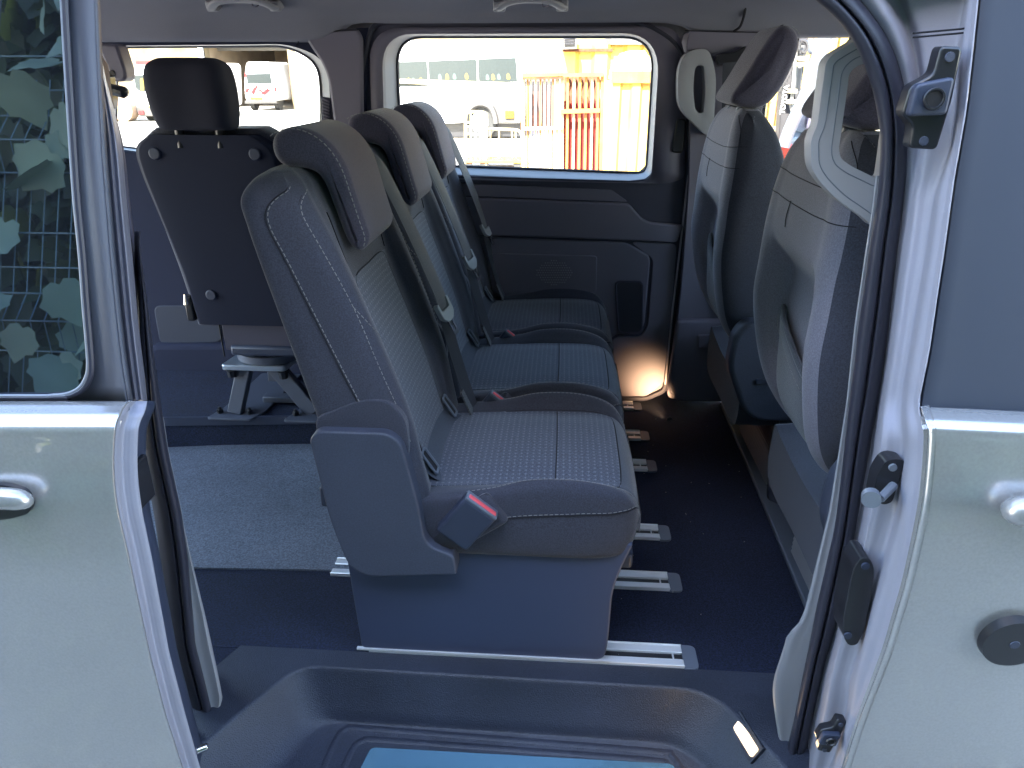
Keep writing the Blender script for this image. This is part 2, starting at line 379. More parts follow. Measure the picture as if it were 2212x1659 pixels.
# ------------------------------------------------------------------ far sliding door: panel, window, trim
YF=2.5; YG=2.585
def fx(pts,Y=YF): return xz(pts,Y)
dout=rloop(fx([(745,862),(760,300),(789,120),(806,46),(1100,37),(1380,41),(1474,100),(1490,200),(1487,380),(1468,560),(1436,842),(1395,860)]),[.01,.1,.1,.12,.1,.12,.1,.08,.1,.1,.02,.02],6)
rv=rloop(fx([(832,372),(824,72),(1428,70),(1408,384),(1360,392),(1003,378)]),[.05,.1,.12,.10,.05,.05],8)
gw=rloop(fx([(868,357),(856,79),(1414,79),(1396,374),(1352,373),(1003,360)],YG),[.03,.09,.10,.09,.05,.05],8)
bb=rloop(fx([(832,362),(824,70),(1430,68),(1408,378),(1360,386),(1003,372)],YF),[.05,.1,.12,.10,.05,.05],8)
V,F=holed([tuple(p) for p in dout],[[tuple(p) for p in rv]],XZ,YF)
fdoor=vp("far_sliding_door",V,F,TRIMB); 
# body skin behind the trim
V2,F2=holed(fx([(690,900),(690,20),(1560,20),(1560,900)],2.62),[[tuple(p) for p in rloop(fx([(862,362),(850,74),(1420,74),(1400,380)],2.62),.09,8)]],XZ,2.62)
vp("outer_skin",V2,F2,PAINT,fdoor)
# window reveal: trim edge -> glass, bright return
RA=[(a,YF+.001,b) for a,b in rv]; RB=[(a,YG,b) for a,b in gw]; RM=[((p[0]*.8+q[0]*.2),YF+.012,(p[2]*.8+q[2]*.2)) for p,q in zip(RA,RB)]
vp("window_reveal",*join(ring(RA,RM),ring(RM,RB)),TRIM,fdoor,smooth=60)
vp("window_seal",*tube([(a,YG-.004,b) for a,b in gw],.006,6,True),RUB,fdoor)
GL=glass("van_glass",(.93,.95,.93),.05)
vp("window_glass",[(a,YG+.004,b) for a,b in gw],[tuple(range(len(gw)))],GL,fdoor)
# purple-grey upper frame band round the window
fb=rloop(fx([(810,384),(797,60),(1462,57),(1484,140),(1478,384),(1440,396)]),[.02,.11,.16,.1,.02,.02],8)
hb=rloop(fx([(834,386),(826,74),(1426,72),(1406,388),(1360,394),(1003,384)]),[.05,.1,.12,.10,.05,.05],8)
V,F=holed([tuple(p) for p in fb],[[tuple(p) for p in hb]],XZ,YF-.008)
sol(vp("window_surround",V,F,TRIMD,fdoor),.007,0)
vp("door_seal",*tube([(a,YF-.004,b) for a,b in dout],.010,8,True),RUB,fdoor)
# ledge, strips and pockets
def relief(name,px,d,m,rad=.02,Y=YF,parent=fdoor,b=.005):
    o=vp(name,*prism(rloop(fx(px,Y-d),rad),XZ,Y-d,Y+.002),m,parent); bev(o,b,3); return o
relief("sill_ledge",[(840,378),(1003,380),(1360,390),(1400,386),(1420,400),(1300,400),(1000,393),(840,389)],.006,TRIMB,.004)
relief("upper_strip",[(840,394),(1010,398),(1322,411),(1356,436),(1010,423),(840,418)],.012,TRIMD,.008)
relief("armrest_panel",[(840,421),(1010,427),(1358,440),(1388,474),(1405,481),(1478,487),(1462,524),(1020,508),(840,498)],.022,TRIMD,.012,b=.008)
relief("lower_panel",[(840,502),(1022,511),(1352,524),(1402,552),(1405,566),(1392,704),(1378,722),(1330,722),(1200,860),(850,860)],.012,TRIMD,.02,b=.006)
relief("lower_right_panel",[(1362,523),(1462,527),(1440,820),(1398,856),(1210,856),(1330,728),(1384,728),(1400,704),(1412,560)],.006,TRIMD,.02,b=.004)
relief("speaker_panel",[(1058,547),(1290,553),(1288,632),(1060,632)],.016,TRIMD,.012,b=.003)
pkt=fx([(1330,608),(1388,608),(1386,718),(1336,718)],YF-.012)
vp("pocket",*prism(rloop(pkt,.02),XZ,YF-.016,YF-.010),mat("pocket_shade",(.025,.026,.04),.6),fdoor)  # flat dark plate; the hollow's shade is put into its colour
pk=rloop(pkt,.02); bevp=vp("pocket_rim",*tube([(a,YF-.014,b) for a,b in pk],.004,6,True),TRIMB,fdoor)
spv=[]
for i in range(15):
    for j in range(11):
        a,b=at(1160+i*5.2+2.6*(j%2),563+j*5.2,Y=YF-.017)[[0,2]]
        if ((i-7)/7)**2+((j-5)/5)**2<1.05: spv.append(cyl((a,YF-.0165,b),(a,YF-.0185,b),.0022,n=5))
sg=vp("speaker_grille",*join(*spv),TRIM,fdoor); sg['kind']='stuff'
relief("latch_cover",[(1462,256),(1484,258),(1476,332),(1450,330)],.02,BLACKP,.012,b=.006)
# chrome seal line down the front edge of the far door
P=curve([at(1487,378,Y=YF-.012),at(1471,520,Y=YF-.012),at(1452,680,Y=YF-.012),at(1437,830,Y=YF-.012)],20)
vp("door_edge_strip",*tube(P,.0035,6),mat("seal_lip",(.45,.42,.47),.3),fdoor)
# ------------------------------------------------------------------ rear quarter trim with window (left)
YQ=2.49
rq_out=[tuple(p) for p in fx([(-60,880),(-60,80),(640,80),(780,60),(796,60),(790,400),(800,880)],YQ)]
rqh=rloop(fx([(236,320),(244,99),(628,95),(706,130),(728,372),(500,352)],YQ),[.03,.02,.12,.16,.06,.3],8)
rqg=rloop(fx([(250,316),(256,101),(624,98),(690,136),(706,364),(500,346)],YQ+.09),[.03,.02,.10,.14,.05,.3],8)
V,F=holed(rq_out,[[tuple(p) for p in rqh]],XZ,YQ)
REARD=mat("rear_trim_shaded",(.030,.034,.058),.85,spec=.08,bump=(900,.4,.0006))  # dimness of the rear end is put into this darker trim colour
rq=vp("rear_quarter_trim",V,F,REARD)
A=[(a,YQ+.001,b) for a,b in rqh]; B=[(a,YQ+.09,b) for a,b in rqg]
vp("window_reveal",*ring(A,B),TRIM,rq,smooth=60)
vp("window_seal",*tube([(a,YQ+.085,b) for a,b in rqg],.006,6,True),RUB,rq)
GLD=glass("rear_glass",(.80,.82,.80),.06)
vp("window_glass",[(a,YQ+.094,b) for a,b in rqg],[tuple(range(len(rqg)))],GLD,rq)
V2,F2=holed(fx([(-200,930),(-200,20),(760,20),(760,930)],2.63),[[tuple(p) for p in rloop(fx([(246,320),(250,97),(634,92),(715,130),(725,372)],2.63),.06,8)]],XZ,2.63)
vp("outer_skin",V2,F2,PAINT,rq)
# lower rear trim panels
def rel2(name,px,d,m,rad=.02,b=.006): return relief(name,px,d,m,rad,YQ,rq,b)
rel2("lower_panel",[(180,318),(690,372),(800,380),(800,760),(180,760)],.02,REARD,.03)
rel2("pale_pocket",[(330,660),(480,660),(480,740),(345,745)],.024,mat("rear_trim_mid",(.06,.065,.085),.8,spec=.1),.03)
rel2("wheel_arch_cover",[(320,745),(800,745),(800,885),(330,885)],.05,REARD,.04,b=.02)
# speaker slats on the C pillar
for k in range(9):
    a=at(697,214+k*6.6,Y=YQ-.012); b=at(711,220+k*6.6,Y=YQ-.012)
    vp("vent_slat",*obox((a+b)/2,(b-a)/2,np.array([0,.004,0]),np.array([0,0,.002])),TRIMD,rq)
rel2("vent_frame",[(693,208),(716,212),(722,275),(699,275)],.006,TRIMB,.01,b=.003)
# C pillar cover between window and door
rel2("pillar_cover",[(648,70),(770,60),(783,80),(786,420),(735,420),(722,280),(705,150)],.018,TRIMD,.05,b=.014)
vp("pillar_seam",*tube(curve([at(640,100,Y=YQ-.003),at(652,82,Y=YQ-.014),at(690,70,Y=YQ-.02),at(780,64,Y=YQ-.02)],20),.0016,5),SEAMD,rq)
# ------------------------------------------------------------------ far B pillar + front door opening (right)
YB=2.46
bp=vp("far_door_pillar",*prism(rloop(fx([(1488,392),(1493,150),(1482,98),(1490,66),(1700,66),(1660,120),(1640,300),(1620,560),(1640,860),(1440,862),(1470,640)],YB),[.02,.05,.04,.01,.01,.2,.2,.2,.02,.03,.1]),XZ,YB,YB+.12),TRIMD); bev(bp,.012,3)
o=vp("lower_cover",*prism(rloop(fx([(1462,690),(1640,690),(1660,868),(1462,866),(1440,840)],YB-.02),.02),XZ,YB-.03,YB),TRIMD,bp); bev(o,.014,3)
o=vp("belt_reel_cover",*prism(rloop(fx([(1508,722),(1560,722),(1560,752),(1508,752)],YB-.03),.008),XZ,YB-.036,YB-.028),TRIMD,bp); bev(o,.003,2)
# grab loop
def loop_handle(name,outer,inner,Y,th,m,parent):
    V1,F1=holed([tuple(p) for p in outer],[[tuple(p) for p in inner]],XZ,Y); n=len(V1)
    V2=[(a,y+th,b) for a,y,b in V1]; n1=len(outer)
    o1=[(a,Y,b) for a,b in outer];o2=[(a,Y+th,b) for a,b in outer];i1=[(a,Y,b) for a,b in inner];i2=[(a,Y+th,b) for a,b in inner]
    o=weld(vp(name,*join((V1,F1),(V2,F1),ring(o1,o2),ring(i1,i2)),m,parent)); bev(o,min(.008,th*.3),3); return o
lo=rloop(fx([(1478,112),(1528,102),(1545,160),(1538,292),(1520,290),(1462,232),(1463,150)],YB-.03),[.04,.03,.05,.02,.03,.04,.06],6)
li=rloop(fx([(1500,142),(1518,140),(1522,200),(1516,246),(1500,240),(1494,190)],YB-.03),[.014,.014,.03,.014,.014,.03],6)
loop_handle("grab_loop",lo,li,YB-.05,.05,TRIM,bp)
o=vp("belt_guide",*prism(rloop(fx([(1546,122),(1556,116),(1586,114),(1612,98),(1613,110),(1600,136),(1590,142),(1552,140)],YB-.03),[.005,.01,.02,.006,.01,.02,.005,.008]),XZ,YB-.03,YB+.01),BLACKP,bp); bev(o,.006,3)
P=curve([at(1577,134,Y=YB-.032),at(1574,300,Y=YB-.034),at(1572,520,Y=YB-.03),at(1574,745,Y=YB-.036)],24)
vp("belt_webbing",*tube(P,.01,8,flat=(.0015,.022),up=(0,1,0)),BELTD,bp)
o=vp("belt_anchor",*prism(rloop(fx([(1530,742),(1580,744),(1580,756),(1530,754)],YB-.04),.004),XZ,YB-.045,YB-.03),BLACKP,bp); bev(o,.003)
# passenger door beyond with window
fo=[tuple(p) for p in fx([(1600,900),(1600,44),(2500,30),(2500,900)],2.56)]
fh=rloop(fx([(1636,350),(1662,120),(1712,48),(1900,46),(2300,60),(2400,350)],2.56),[.04,.2,.12,.1,.1,.04],8)
V,F=holed(fo,[[tuple(p) for p in fh]],XZ,2.56)
fd=vp("far_front_door",V,F,TRIMB); sol(fd,.05,1)
vp("window_seal",*tube([(a,2.556,b) for a,b in fh],.008,6,True),RUB,fd)
vp("window_glass",[(a,2.585,b) for a,b in fh],[tuple(range(len(fh)))],GL,fd)
# ------------------------------------------------------------------ roof, headliner
prof=[(2.53,1.228),(2.475,1.236),(2.455,1.262),(2.43,1.30),(2.38,1.335),(2.28,1.362),(2.0,1.385),(1.6,1.39),(1.25,1.375),(1.08,1.34),(1.0,1.28)]
def headprof(x):
    k=1 if x<-.62 else (0 if x<.36 else .55)
    s=max(0,min(1,(x+.80)/.14)); up=.062*s
    if x>.30: q=max(0,min(1,(x-.30)/.16)); up=.062*(1-q)+.012*q
    return [(y,z+(up*max(0,1-i/4.0)) if i<4 else z) for i,(y,z) in enumerate(prof)]
xs=[-2.2,-1.6,-1.2,-.95,-.80,-.73,-.66,-.5,0,.25,.33,.42,.6,.8,1.2,1.8]
hs=Surf([[(x,y,z) for y,z in headprof(x)] for x in xs],closed=False)
V,F,uv=hs.mesh(0,len(xs)-1,70,0,len(prof)-1,50)
hl=vp("headliner",V,F,HEAD)
vp("headliner_seam",*tube(curve([at(1612,-20,Y=2.4),at(1610,20,Y=2.42),at(1600,55,Y=2.44),at(1585,68,Y=2.455)],16),.004,6),SEAMD,hl)
vp("trim_seam",*tube(curve([at(1480,66,Y=2.452),at(1580,69,Y=2.452),at(1660,68,Y=2.452),at(1700,48,Y=2.452)],16),.0016,6),SEAMD,hl)
for cx in (529,1147):
    a=at(cx-72,6,Y=2.385);b=at(cx+72,6,Y=2.385); z=a[2]-.001
    P=curve([(a[0]+.004,2.40,z+.022),(a[0]+.003,2.37,z-.012),(a[0]+.03,2.345,z-.002),(a[0]+.06,2.34,z+.004),((a[0]+b[0])/2,2.338,z+.006),(b[0]-.06,2.34,z+.004),(b[0]-.03,2.345,z-.002),(b[0]-.003,2.37,z-.012),(b[0]-.004,2.40,z+.022)],40)
    h=vp("grab_handle",*tube(P,.012,10,flat=(.010,.014),up=(0,0,1)),TRIM)
    for q in (a[0]+.006,b[0]-.006): bev(vp("handle_foot",*obox((q,2.385,z-.004),(.018,0,0),(0,.02,.008),(0,-.006,.014)),TRIM,h),.006,3)
    vp("coat_hook",*tube(curve([(b[0]-.06,2.345,z),(b[0]-.062,2.335,z-.012),(b[0]-.05,2.335,z-.014),(b[0]-.045,2.345,z-.008)],10),.0022,6),TRIMD,h)
rf=vp("roof",*join(box(-2.2,2.0,.98,2.62,1.43,1.455),box(-2.2,1.2,2.585,2.64,1.30,1.43),box(-2.2,1.2,.955,1.0,1.27,1.43)),PAINT); bev(rf,.02,3)
# near cant rail above the opening and rear end
vp("rear_end",*join(box(-2.2,-2.16,.86,2.62,-.35,.12),box(-2.2,-2.16,.86,1.1,.12,1.42),box(-2.2,-2.16,2.42,2.62,.12,1.42),box(-2.2,-2.16,1.1,2.42,1.22,1.42)),PAINT)
vp("near_quarter_panel",*box(-2.18,-.74,.90,.93,-.35,1.42),PAINT)
vp("underbody",*box(-2.15,2.3,.95,2.6,-.40,-.36),PLB)
vp("dashboard",*box(1.35,1.75,1.05,2.5,.0,.72),PLB)
wsh=vp("windscreen",[(1.75,1.0,.72),(1.75,2.5,.72),(1.15,2.5,1.42),(1.15,1.0,1.42)],[(0,1,2,3)],GL)
vp("bonnet",*box(1.75,2.5,.95,2.6,-.3,.70),PAINT)
# ------------------------------------------------------------------ near side: sliding door (left), pillar, front door (right), seal
def lut(tab,y):
    ys=[t[0] for t in tab]; return float(np.interp(y,ys,[t[1] for t in tab]))
def smoothcurve(tab,n=60):
    return np.array(curve(tab,n))
# depth of the outer skin against picture row
SK=[(860,.84),(872,.815),(895,.79),(925,.776),(960,.772),(1020,.766),(1106,.762),(1250,.764),(1450,.775),(1700,.80),(1850,.82)]
SB=[(862,288),(866,284),(872,276),(885,266),(916,253),(950,249),(990,247),(1050,250),(1106,258),(1207,281),(1300,301),(1408,324),(1540,358),(1659,396),(1800,446)]
SO=[(862,318),(870,318),(889,314),(905,306),(923,300),(950,298),(1007,297),(1060,301),(1106,308),(1207,329),(1300,346),(1408,366),(1540,400),(1659,433),(1800,480)]
rows=[866,874,884,896,910,926,945,970,1000,1050,1106,1160,1207,1260,1300,1350,1408,1470,1540,1600,1659,1740,1800]
R1=[]
for y in rows:
    Y=lut(SK,y); bx=lut(SB,y); ox=lut(SO,y)
    R1.append([at(x,y,Y=Y) for x in (-1100,-400,-120,0,90,170,bx-40,bx-14,bx-5)]+[at(bx,y,Y=Y+.004)])
sd=vp("sliding_door",*Surf(R1,False).mesh(0,len(rows)-1,80,0,9,46)[:2],PAINT,smooth=60); solb(sd,.012)
R2=[]
for y in rows:
    Y=lut(SK,y); bx=lut(SB,y); ox=lut(SO,y); dx=ox-bx
    R2.append([at(bx,y,Y=Y+.0045),at(bx+dx*.12,y,Y=Y+.012),at(bx+dx*.3,y,Y=Y+.030),at(bx+dx*.5,y,Y=Y+.034),at(bx+dx*.68,y,Y=Y+.036),at(bx+dx*.9,y,Y=Y+.040),at(ox,y,Y=Y+.048),at(ox-2,y,Y=Y+.09)])
vp("door_flange",*Surf(R2,False).mesh(0,len(rows)-1,80,0,7,40)[:2],SEAMP,sd,smooth=60)
# glass and its dark frame lean inwards
def YGL(y): return .845+(870-y)*.000125
MG=mat("privacy_mirror_glass",(.115,.135,.17),.015,metal=.92)
gl_edge=[(134,-60),(137,0),(145,140),(155,300),(164,430),(176,553),(184,660),(191,740),(194,790),(190,815),(176,838),(150,852),(110,856),(50,857),(-1000,856)]
ge=curve(gl_edge,60)
g0=np.array(at(0,856,Y=YGL(856))); g1=np.array(at(0,-60,Y=YGL(-60))); sl_=(g1[1]-g0[1])/(g1[2]-g0[2])
def onplane(x,y):
    d=at(x,y,Y=2.0)-CAM; t=(g0[1]+sl_*(CAM[2]-g0[2])-CAM[1])/(d[1]-sl_*d[2]); return CAM+d*t
gpoly=[onplane(x,y) for x,y in ge]+[onplane(-1000,-60)]
sg_=vp("door_window",gpoly,[tuple(range(len(gpoly)))],MG,sd,smooth=1); sg_.data.shade_flat()
gs=[at(x+3,y+2,Y=YGL(y)-.004) for x,y in ge]
vp("window_seal",*tube(gs,.0042,8),RUB,sd); 
gs=[at(x-4,y-2,Y=YGL(y)-.005) for x,y in ge]
vp("window_bead",*tube(gs,.0022,8),mat("bead_grey",(.22,.23,.26),.4),sd)
FR=mat("door_frame_film",(.085,.09,.115),.55,bump=(1200,.15,.0004))
FO=[(-60,203),(0,205),(100,209),(185,213),(336,221),(553,239),(700,254),(800,266),(862,277)]
fo1=[at(lut([(a,b) for a,b in FO],y)+0,y,Y=YGL(y)-.002) for y in np.linspace(-60,864,30)]
def gxe(y):
    yy=[p[1] for p in gl_edge[:9]]; return float(np.interp(min(y,790),yy,[p[0] for p in gl_edge[:9]]))
inn=[at(x+6,y+3,Y=YGL(y)-.001) for x,y in ge]
fr_=[]
for y in np.linspace(-60,866,24):
    e=lut(FO,y); fr_.append([at(-1100,y,Y=YGL(y)+.02),at(-100,y,Y=YGL(y)+.02),at(60,y,Y=YGL(y)+.018),at(e-66,y,Y=YGL(y)+.012),at(e-10,y,Y=YGL(y)),at(e,y,Y=YGL(y)-.001)])
solb(vp("window_frame",*Surf(fr_,False).mesh(0,23,30,0,5,24)[:2],FR,sd,smooth=60),.01)
# flange above the belt: purple-grey grooves running down the door edge
R3=[]
UO=[(-60,207),(0,209),(60,212),(130,219),(185,232),(240,247),(290,258),(336,265),(440,274),(553,286),(700,299),(800,311),(862,318)]
UI=FO
for y in np.linspace(-60,864,22):
    a=lut(UI,y); b=lut(UO,y); dx=max(b-a,3); Y=YGL(y)
    R3.append([at(a,y,Y=Y-.003),at(a+dx*.12,y,Y=Y+.012),at(a+dx*.25,y,Y=Y+.022),at(a+dx*.42,y,Y=Y+.016),at(a+dx*.55,y,Y=Y+.03),at(a+dx*.72,y,Y=Y+.028),at(a+dx*.9,y,Y=Y+.04),at(b,y,Y=Y+.055),at(b,y,Y=Y+.12)])
vp("edge_channel",*Surf(R3,False).mesh(0,21,60,0,8,44)[:2],mat("door_channel",(.16,.155,.19),.4,metal=.2),sd,smooth=70)
# handle
hp=[at(x,y,Y=.752) for x,y in ((-60,1078),(0,1078),(40,1080),(66,1088))]
P=curve([at(-120,1076,Y=.745),at(-40,1076,Y=.742),at(10,1077,Y=.742),at(48,1081,Y=.747),at(66,1086,Y=.757)],24)
vp("door_handle",*tube(P,[.0145]*10+[.0145,.0145,.0145,.0144,.0142,.0140,.0136,.013,.0122,.0112,.0098,.008,.006,.003],12),PAINT,sd,smooth=80)
rec=rloop([(at(x,y,Y=.7635)[0],at(x,y,Y=.7635)[2]) for x,y in ((-130,1046),(20,1042),(64,1056),(78,1082),(70,1104),(20,1118),(-130,1122))],[.01,.02,.02,.02,.015,.02,.01])
vp("handle_recess",*prism(rec,XZ,.7575,.77),BLACKP,sd)
# latch and hinge bits in the gap behind the flange
bev(vp("edge_latch",*obox(at(304,1040,Y=.86),(.006,0,0),(0,.02,0),(0,0,.035)),BLACKP,sd),.003)
vp("door_inner_panel",*Surf([[at(lut(SO,y)-6,y,Y=lut(SK,y)+.09),at(lut(SO,y)+14,y,Y=lut(SK,y)+.12),at(lut(SO,y)+18,y,Y=lut(SK,y)+.16)] for y in rows],False).mesh(0,len(rows)-1,40,0,2,6)[:2],PLB,sd)
# ------------------------------------------------------------------ left body edge: seal, pillar trim
SLo=[(540,296),(640,300),(760,300),(860,300),(949,304),(1106,338),(1220,354),(1324,366),(1408,376),(1520,405),(1610,428),(1700,455)]
SRi=[(540,302),(640,316),(760,331),(860,345),(973,362),(1106,391),(1200,405),(1274,412),(1391,423),(1480,446),(1566,467),(1700,500)]
def YS(y): return .985-.00003*(900-y)
rr=[]
for y in np.linspace(500,1700,40):
    a=lut(SLo,y);b=lut(SRi,y);dx=b-a;Y=YS(y)
    rr.append([at(a-6,y,Y=Y+.03),at(a,y,Y=Y+.01),at(a+dx*.18,y,Y=Y-.006),at(a+dx*.45,y,Y=Y-.012),at(a+dx*.55,y,Y=Y-.006),at(a+dx*.62,y,Y=Y-.014),at(a+dx*.85,y,Y=Y-.012),at(b,y,Y=Y+.004),at(b+1,y,Y=Y+.03)])
seal=vp("opening_seal",*Surf(rr,False).mesh(0,39,70,0,8,40)[:2],RUB,smooth=60)
# grey pillar trim strip inside the seal
TI=[(900,346),(930,356),(1000,367),(1106,391),(1223,417),(1330,443),(1455,470),(1500,479),(1512,480),(1556,468)]
tv=[]
for y in np.linspace(900,1556,30):
    a=lut(SRi,y)-14; b=max(lut(TI,y),lut(SRi,y)+2); tv.append([at(a,y,Y=1.0),at((a+b)/2,y,Y=1.003),at(b,y,Y=1.01),at(b-3,y,Y=1.09)])
vp("rear_pillar_trim",*Surf(tv,False).mesh(0,29,40,0,3,12)[:2],TRIM,smooth=50)
# upper inner pillar: dark trim behind the door edge
uv_=[[at(lut(UO,y)-30,y,Y=1.0),at(lut(UO,y)+lut([(0,0),(250,0),(300,4),(500,8),(640,14),(900,22)],y),y,Y=1.02),at(lut(UO,y)-6,y,Y=1.2)] for y in np.linspace(-60,900,20)]
vp("rear_pillar_upper_trim",*Surf(uv_,False).mesh(0,19,30,0,2,8)[:2],TRIMB)
# little steel bump stop at the sill
bev(vp("bump_stop",*cyl(at(424,1622,Y=.86),at(450,1612,Y=.87),.007,.006),CHROME),.002)
# ------------------------------------------------------------------ right seal of the opening (outer/inner edges by picture row)
OUT=[(1560,-200),(1700,-120),(1800,-52),(1859,0),(1906,60),(1930,105),(1946,150),(1957,200),(1961,245),(1961,310),(1958,386),(1950,470),(1939,553),(1926,670),(1912,788),(1898,872),(1882,956),(1855,1106),(1838,1207),(1818,1308),(1799,1380),(1781,1442),(1755,1560),(1738,1659),(1720,1760)]
INN=[(1520,-120),(1620,-90),(1700,-42),(1761,0),(1800,33),(1830,68),(1855,112),(1876,165),(1890,215),(1900,275),(1902,310),(1898,403),(1884,500),(1876,553),(1866,630),(1855,704),(1846,788),(1835,872),(1808,1106),(1788,1207),(1765,1308),(1752,1375),(1738,1442),(1714,1560),(1691,1657),(1670,1760)]
n=120; O=curve(OUT,n); I=curve(INN,n)
rr=[]
for (ax,ay),(bx,by) in zip(O,I):
    Y=.985; f=lambda t:(ax+(bx-ax)*t,ay+(by-ay)*t)
    rr.append([at(*f(-.04),Y=Y+.035),at(*f(0),Y=Y+.008),at(*f(.15),Y=Y-.008),at(*f(.42),Y=Y-.012),at(*f(.50),Y=Y-.004),at(*f(.60),Y=Y-.013),at(*f(.85),Y=Y-.010),at(*f(1),Y=Y+.004),at(*f(1.0),Y=Y+.04)])
vp("opening_seal",*Surf(rr,False).mesh(0,n-1,150,0,8,44)[:2],RUB,smooth=60)
# inner trim lip right (light grey) along lower part
LI=[(380,1892),(450,1884),(553,1868),(704,1846),(872,1828),(1000,1808),(1106,1791),(1207,1766),(1321,1738),(1352,1722),(1368,1704),(1390,1697),(1469,1672),(1509,1671),(1580,1680),(1644,1691)]
tv=[]
for y in np.linspace(380,1650,60):
    b=float(np.interp(y,[p[1] for p in INN],[p[0] for p in INN]))+10; a=min(lut(LI,y),b-4); tv.append([at(b,y,Y=1.0),at((a*.5+b*.5),y,Y=1.002),at(a,y,Y=1.006),at(a+2,y,Y=1.05),at(a+10,y,Y=1.10)])
ft=vp("front_pillar_trim",*Surf(tv,False).mesh(0,59,80,0,4,16)[:2],TRIM,smooth=50)
# near grab loop on the pillar: plate with a hole
lo=rloop(xz([(1905,55),(1845,85),(1790,118),(1776,135),(1758,270),(1744,300),(1745,358),(1762,388),(1800,428),(1862,470),(1884,492),(1920,440),(1925,200)],1.06),[.02,.03,.04,.03,.05,.04,.04,.03,.05,.03,.01,.05,.05],5)
li=rloop(xz([(1900,130),(1846,140),(1826,156),(1822,190),(1804,320),(1808,340),(1830,356),(1896,388),(1915,250)],1.06),[.02,.03,.02,.03,.02,.01,.03,.01,.02],5)
gl_=loop_handle("grab_loop",lo,li,1.045,.03,TRIM,None)
for lp,of in ((lo,-.010),(li,.010)):
    c=np.array(lp).mean(0); q=[]
    for i,p in enumerate(lp):
        t=np.array(lp[(i+1)%len(lp)])-np.array(lp[i-1]); t/=np.linalg.norm(t)+1e-9; nn=np.array([t[1],-t[0]]); 
        if (nn@(p-c))<0: nn=-nn
        q.append(p+nn*of)
    vp("trim_line",*tube([(a,1.0448,b) for a,b in q],.0007,5,True),PLT,gl_)
# ------------------------------------------------------------------ painted B pillar between seal and front door
DE=[(2125,-150),(2118,-60),(2112,0),(2097,141),(2084,249),(2060,386),(2037,553),(2022,650),(2007,755),(1992,830),(1983,876),(1990,900),(1998,925),(1999,960),(1996,990),(1992,1040),(1983,1106),(1966,1190),(1946,1274),(1906,1408),(1849,1560),(1818,1659),(1780,1790)]
CREASE=[(-150,2100),(0,2086),(34,2080),(134,2066),(235,2064),(319,2054),(380,2034),(420,2020),(553,2000),(755,1966),(830,1954),(889,1947),(973,1953),(1030,1946),(1106,1938),(1207,1909),(1340,1872),(1475,1836),(1525,1832),(1590,1815),(1659,1794),(1790,1750)]
rr=[]; ysr=np.linspace(-140,1780,70)
OX=[p[1] for p in OUT]; 
def outx(y): 
    return float(np.interp(y,[p[1] for p in OUT],[p[0] for p in OUT]))
def dex(y): return float(np.interp(y,[p[1] for p in DE],[p[0] for p in DE]))
DEP=[(-140,.955),(0,.94),(300,.90),(600,.87),(876,.845),(930,.815),(1106,.805),(1400,.82),(1780,.86)]
for y in ysr:
    a=outx(y)-12; c=lut(CREASE,y); e=dex(y); D=lut(DEP,y)
    mid=a+(c-a)*.5
    rr.append([at(a,y,Y=.995),at(a+(c-a)*.22,y,Y=.982),at(a+(c-a)*.36,y,Y=D+.085),at(mid,y,Y=D+.07),at(a+(c-a)*.75,y,Y=D+.065),at(c-7,y,Y=D+.06),at(c,y,Y=D+.052),at(c+(e-c)*.25,y,Y=D+.024),at(c+(e-c)*.7,y,Y=D+.010),at(e,y,Y=D),at(e+2,y,Y=D+.02)])
bpil=vp("near_door_pillar",*Surf(rr,False).mesh(0,len(ysr)-1,140,0,10,60)[:2],SEAMP,smooth=70)
# upper corner body panel above the seal
up_=[]
for t in np.linspace(0,1,14):
    x=1500+640*t
    up_.append([at(x,-260,Y=1.0),at(x,-60,Y=.985),at(x,40,Y=.975)])
# strikers
def bracket(cx,cy,Y,s,tilt,name):
    c=at(cx,cy,Y=Y); dz=np.array([math.sin(tilt),0,math.cos(tilt)]); dx=np.array([math.cos(tilt),0,-math.sin(tilt)]); dy=np.array([0,-1,0])
    def L(pts,d0,d1):
        lp=rloop(pts,[.006]*len(pts)); V=[c+dx*a*s+dz*b*s+dy*d*s for d in(d0,d1) for a,b in lp]; n=len(lp)
        return V,[tuple(range(n))[::-1],tuple(range(n,2*n))]+[(i,(i+1)%n,n+(i+1)%n,n+i) for i in range(n)]
    o=vp(name,*L([(-.006,.055),(.018,.055),(.022,.0),(.02,-.055),(-.012,-.055),(-.014,-.03),(-.030,-.018),(-.028,.012),(-.006,.026)],-.02,.004),BLACKP,bpil); bev(o,.003,2)
    bev(vp("striker_block",*L([(-.028,.014),(.012,.024),(.014,-.016),(-.028,-.020)],.004,.018),PLB,o),.005,3)
    k=c+dx*(-.006)*s+dy*.0185*s; vp("striker_hole",*join(cyl(k,k+dy*.002,.0095*s,n=18)),mat("hole_black",(.006,.006,.008),.8),o)
    vp("striker_ring",*tube([k+dy*.002+.0105*s*(math.cos(q)*dx+math.sin(q)*dz) for q in np.linspace(0,2*math.pi,22)[:-1]],.0018,6,True),BLACKP,o)
    for b in (.044,-.046):
        k=c+dx*(.006 if b>0 else .002)*s+dz*b*s+dy*.004*s; vp("screw",*disc(k,dy,.0055*s,.002,12),PLG,o)
bracket(2012,213,.925,1.0,.05,"upper_striker"); bracket(1794,1588,.868,.66,.22,"lower_striker")
c=at(1908,1036,Y=.860); dy=np.array([0,-1,0]);dz=np.array([.08,0,1]);dx=np.array([1,0,-.08])
lp=rloop([(.004,.034),(.017,.034),(.019,-.03),(.010,-.036),(-.008,-.030),(-.012,.010),(-.006,.03)],.010)
V=[c+dx*a+dz*b+dy*d for d in(-.02,.004) for a,b in lp]; n_=len(lp)
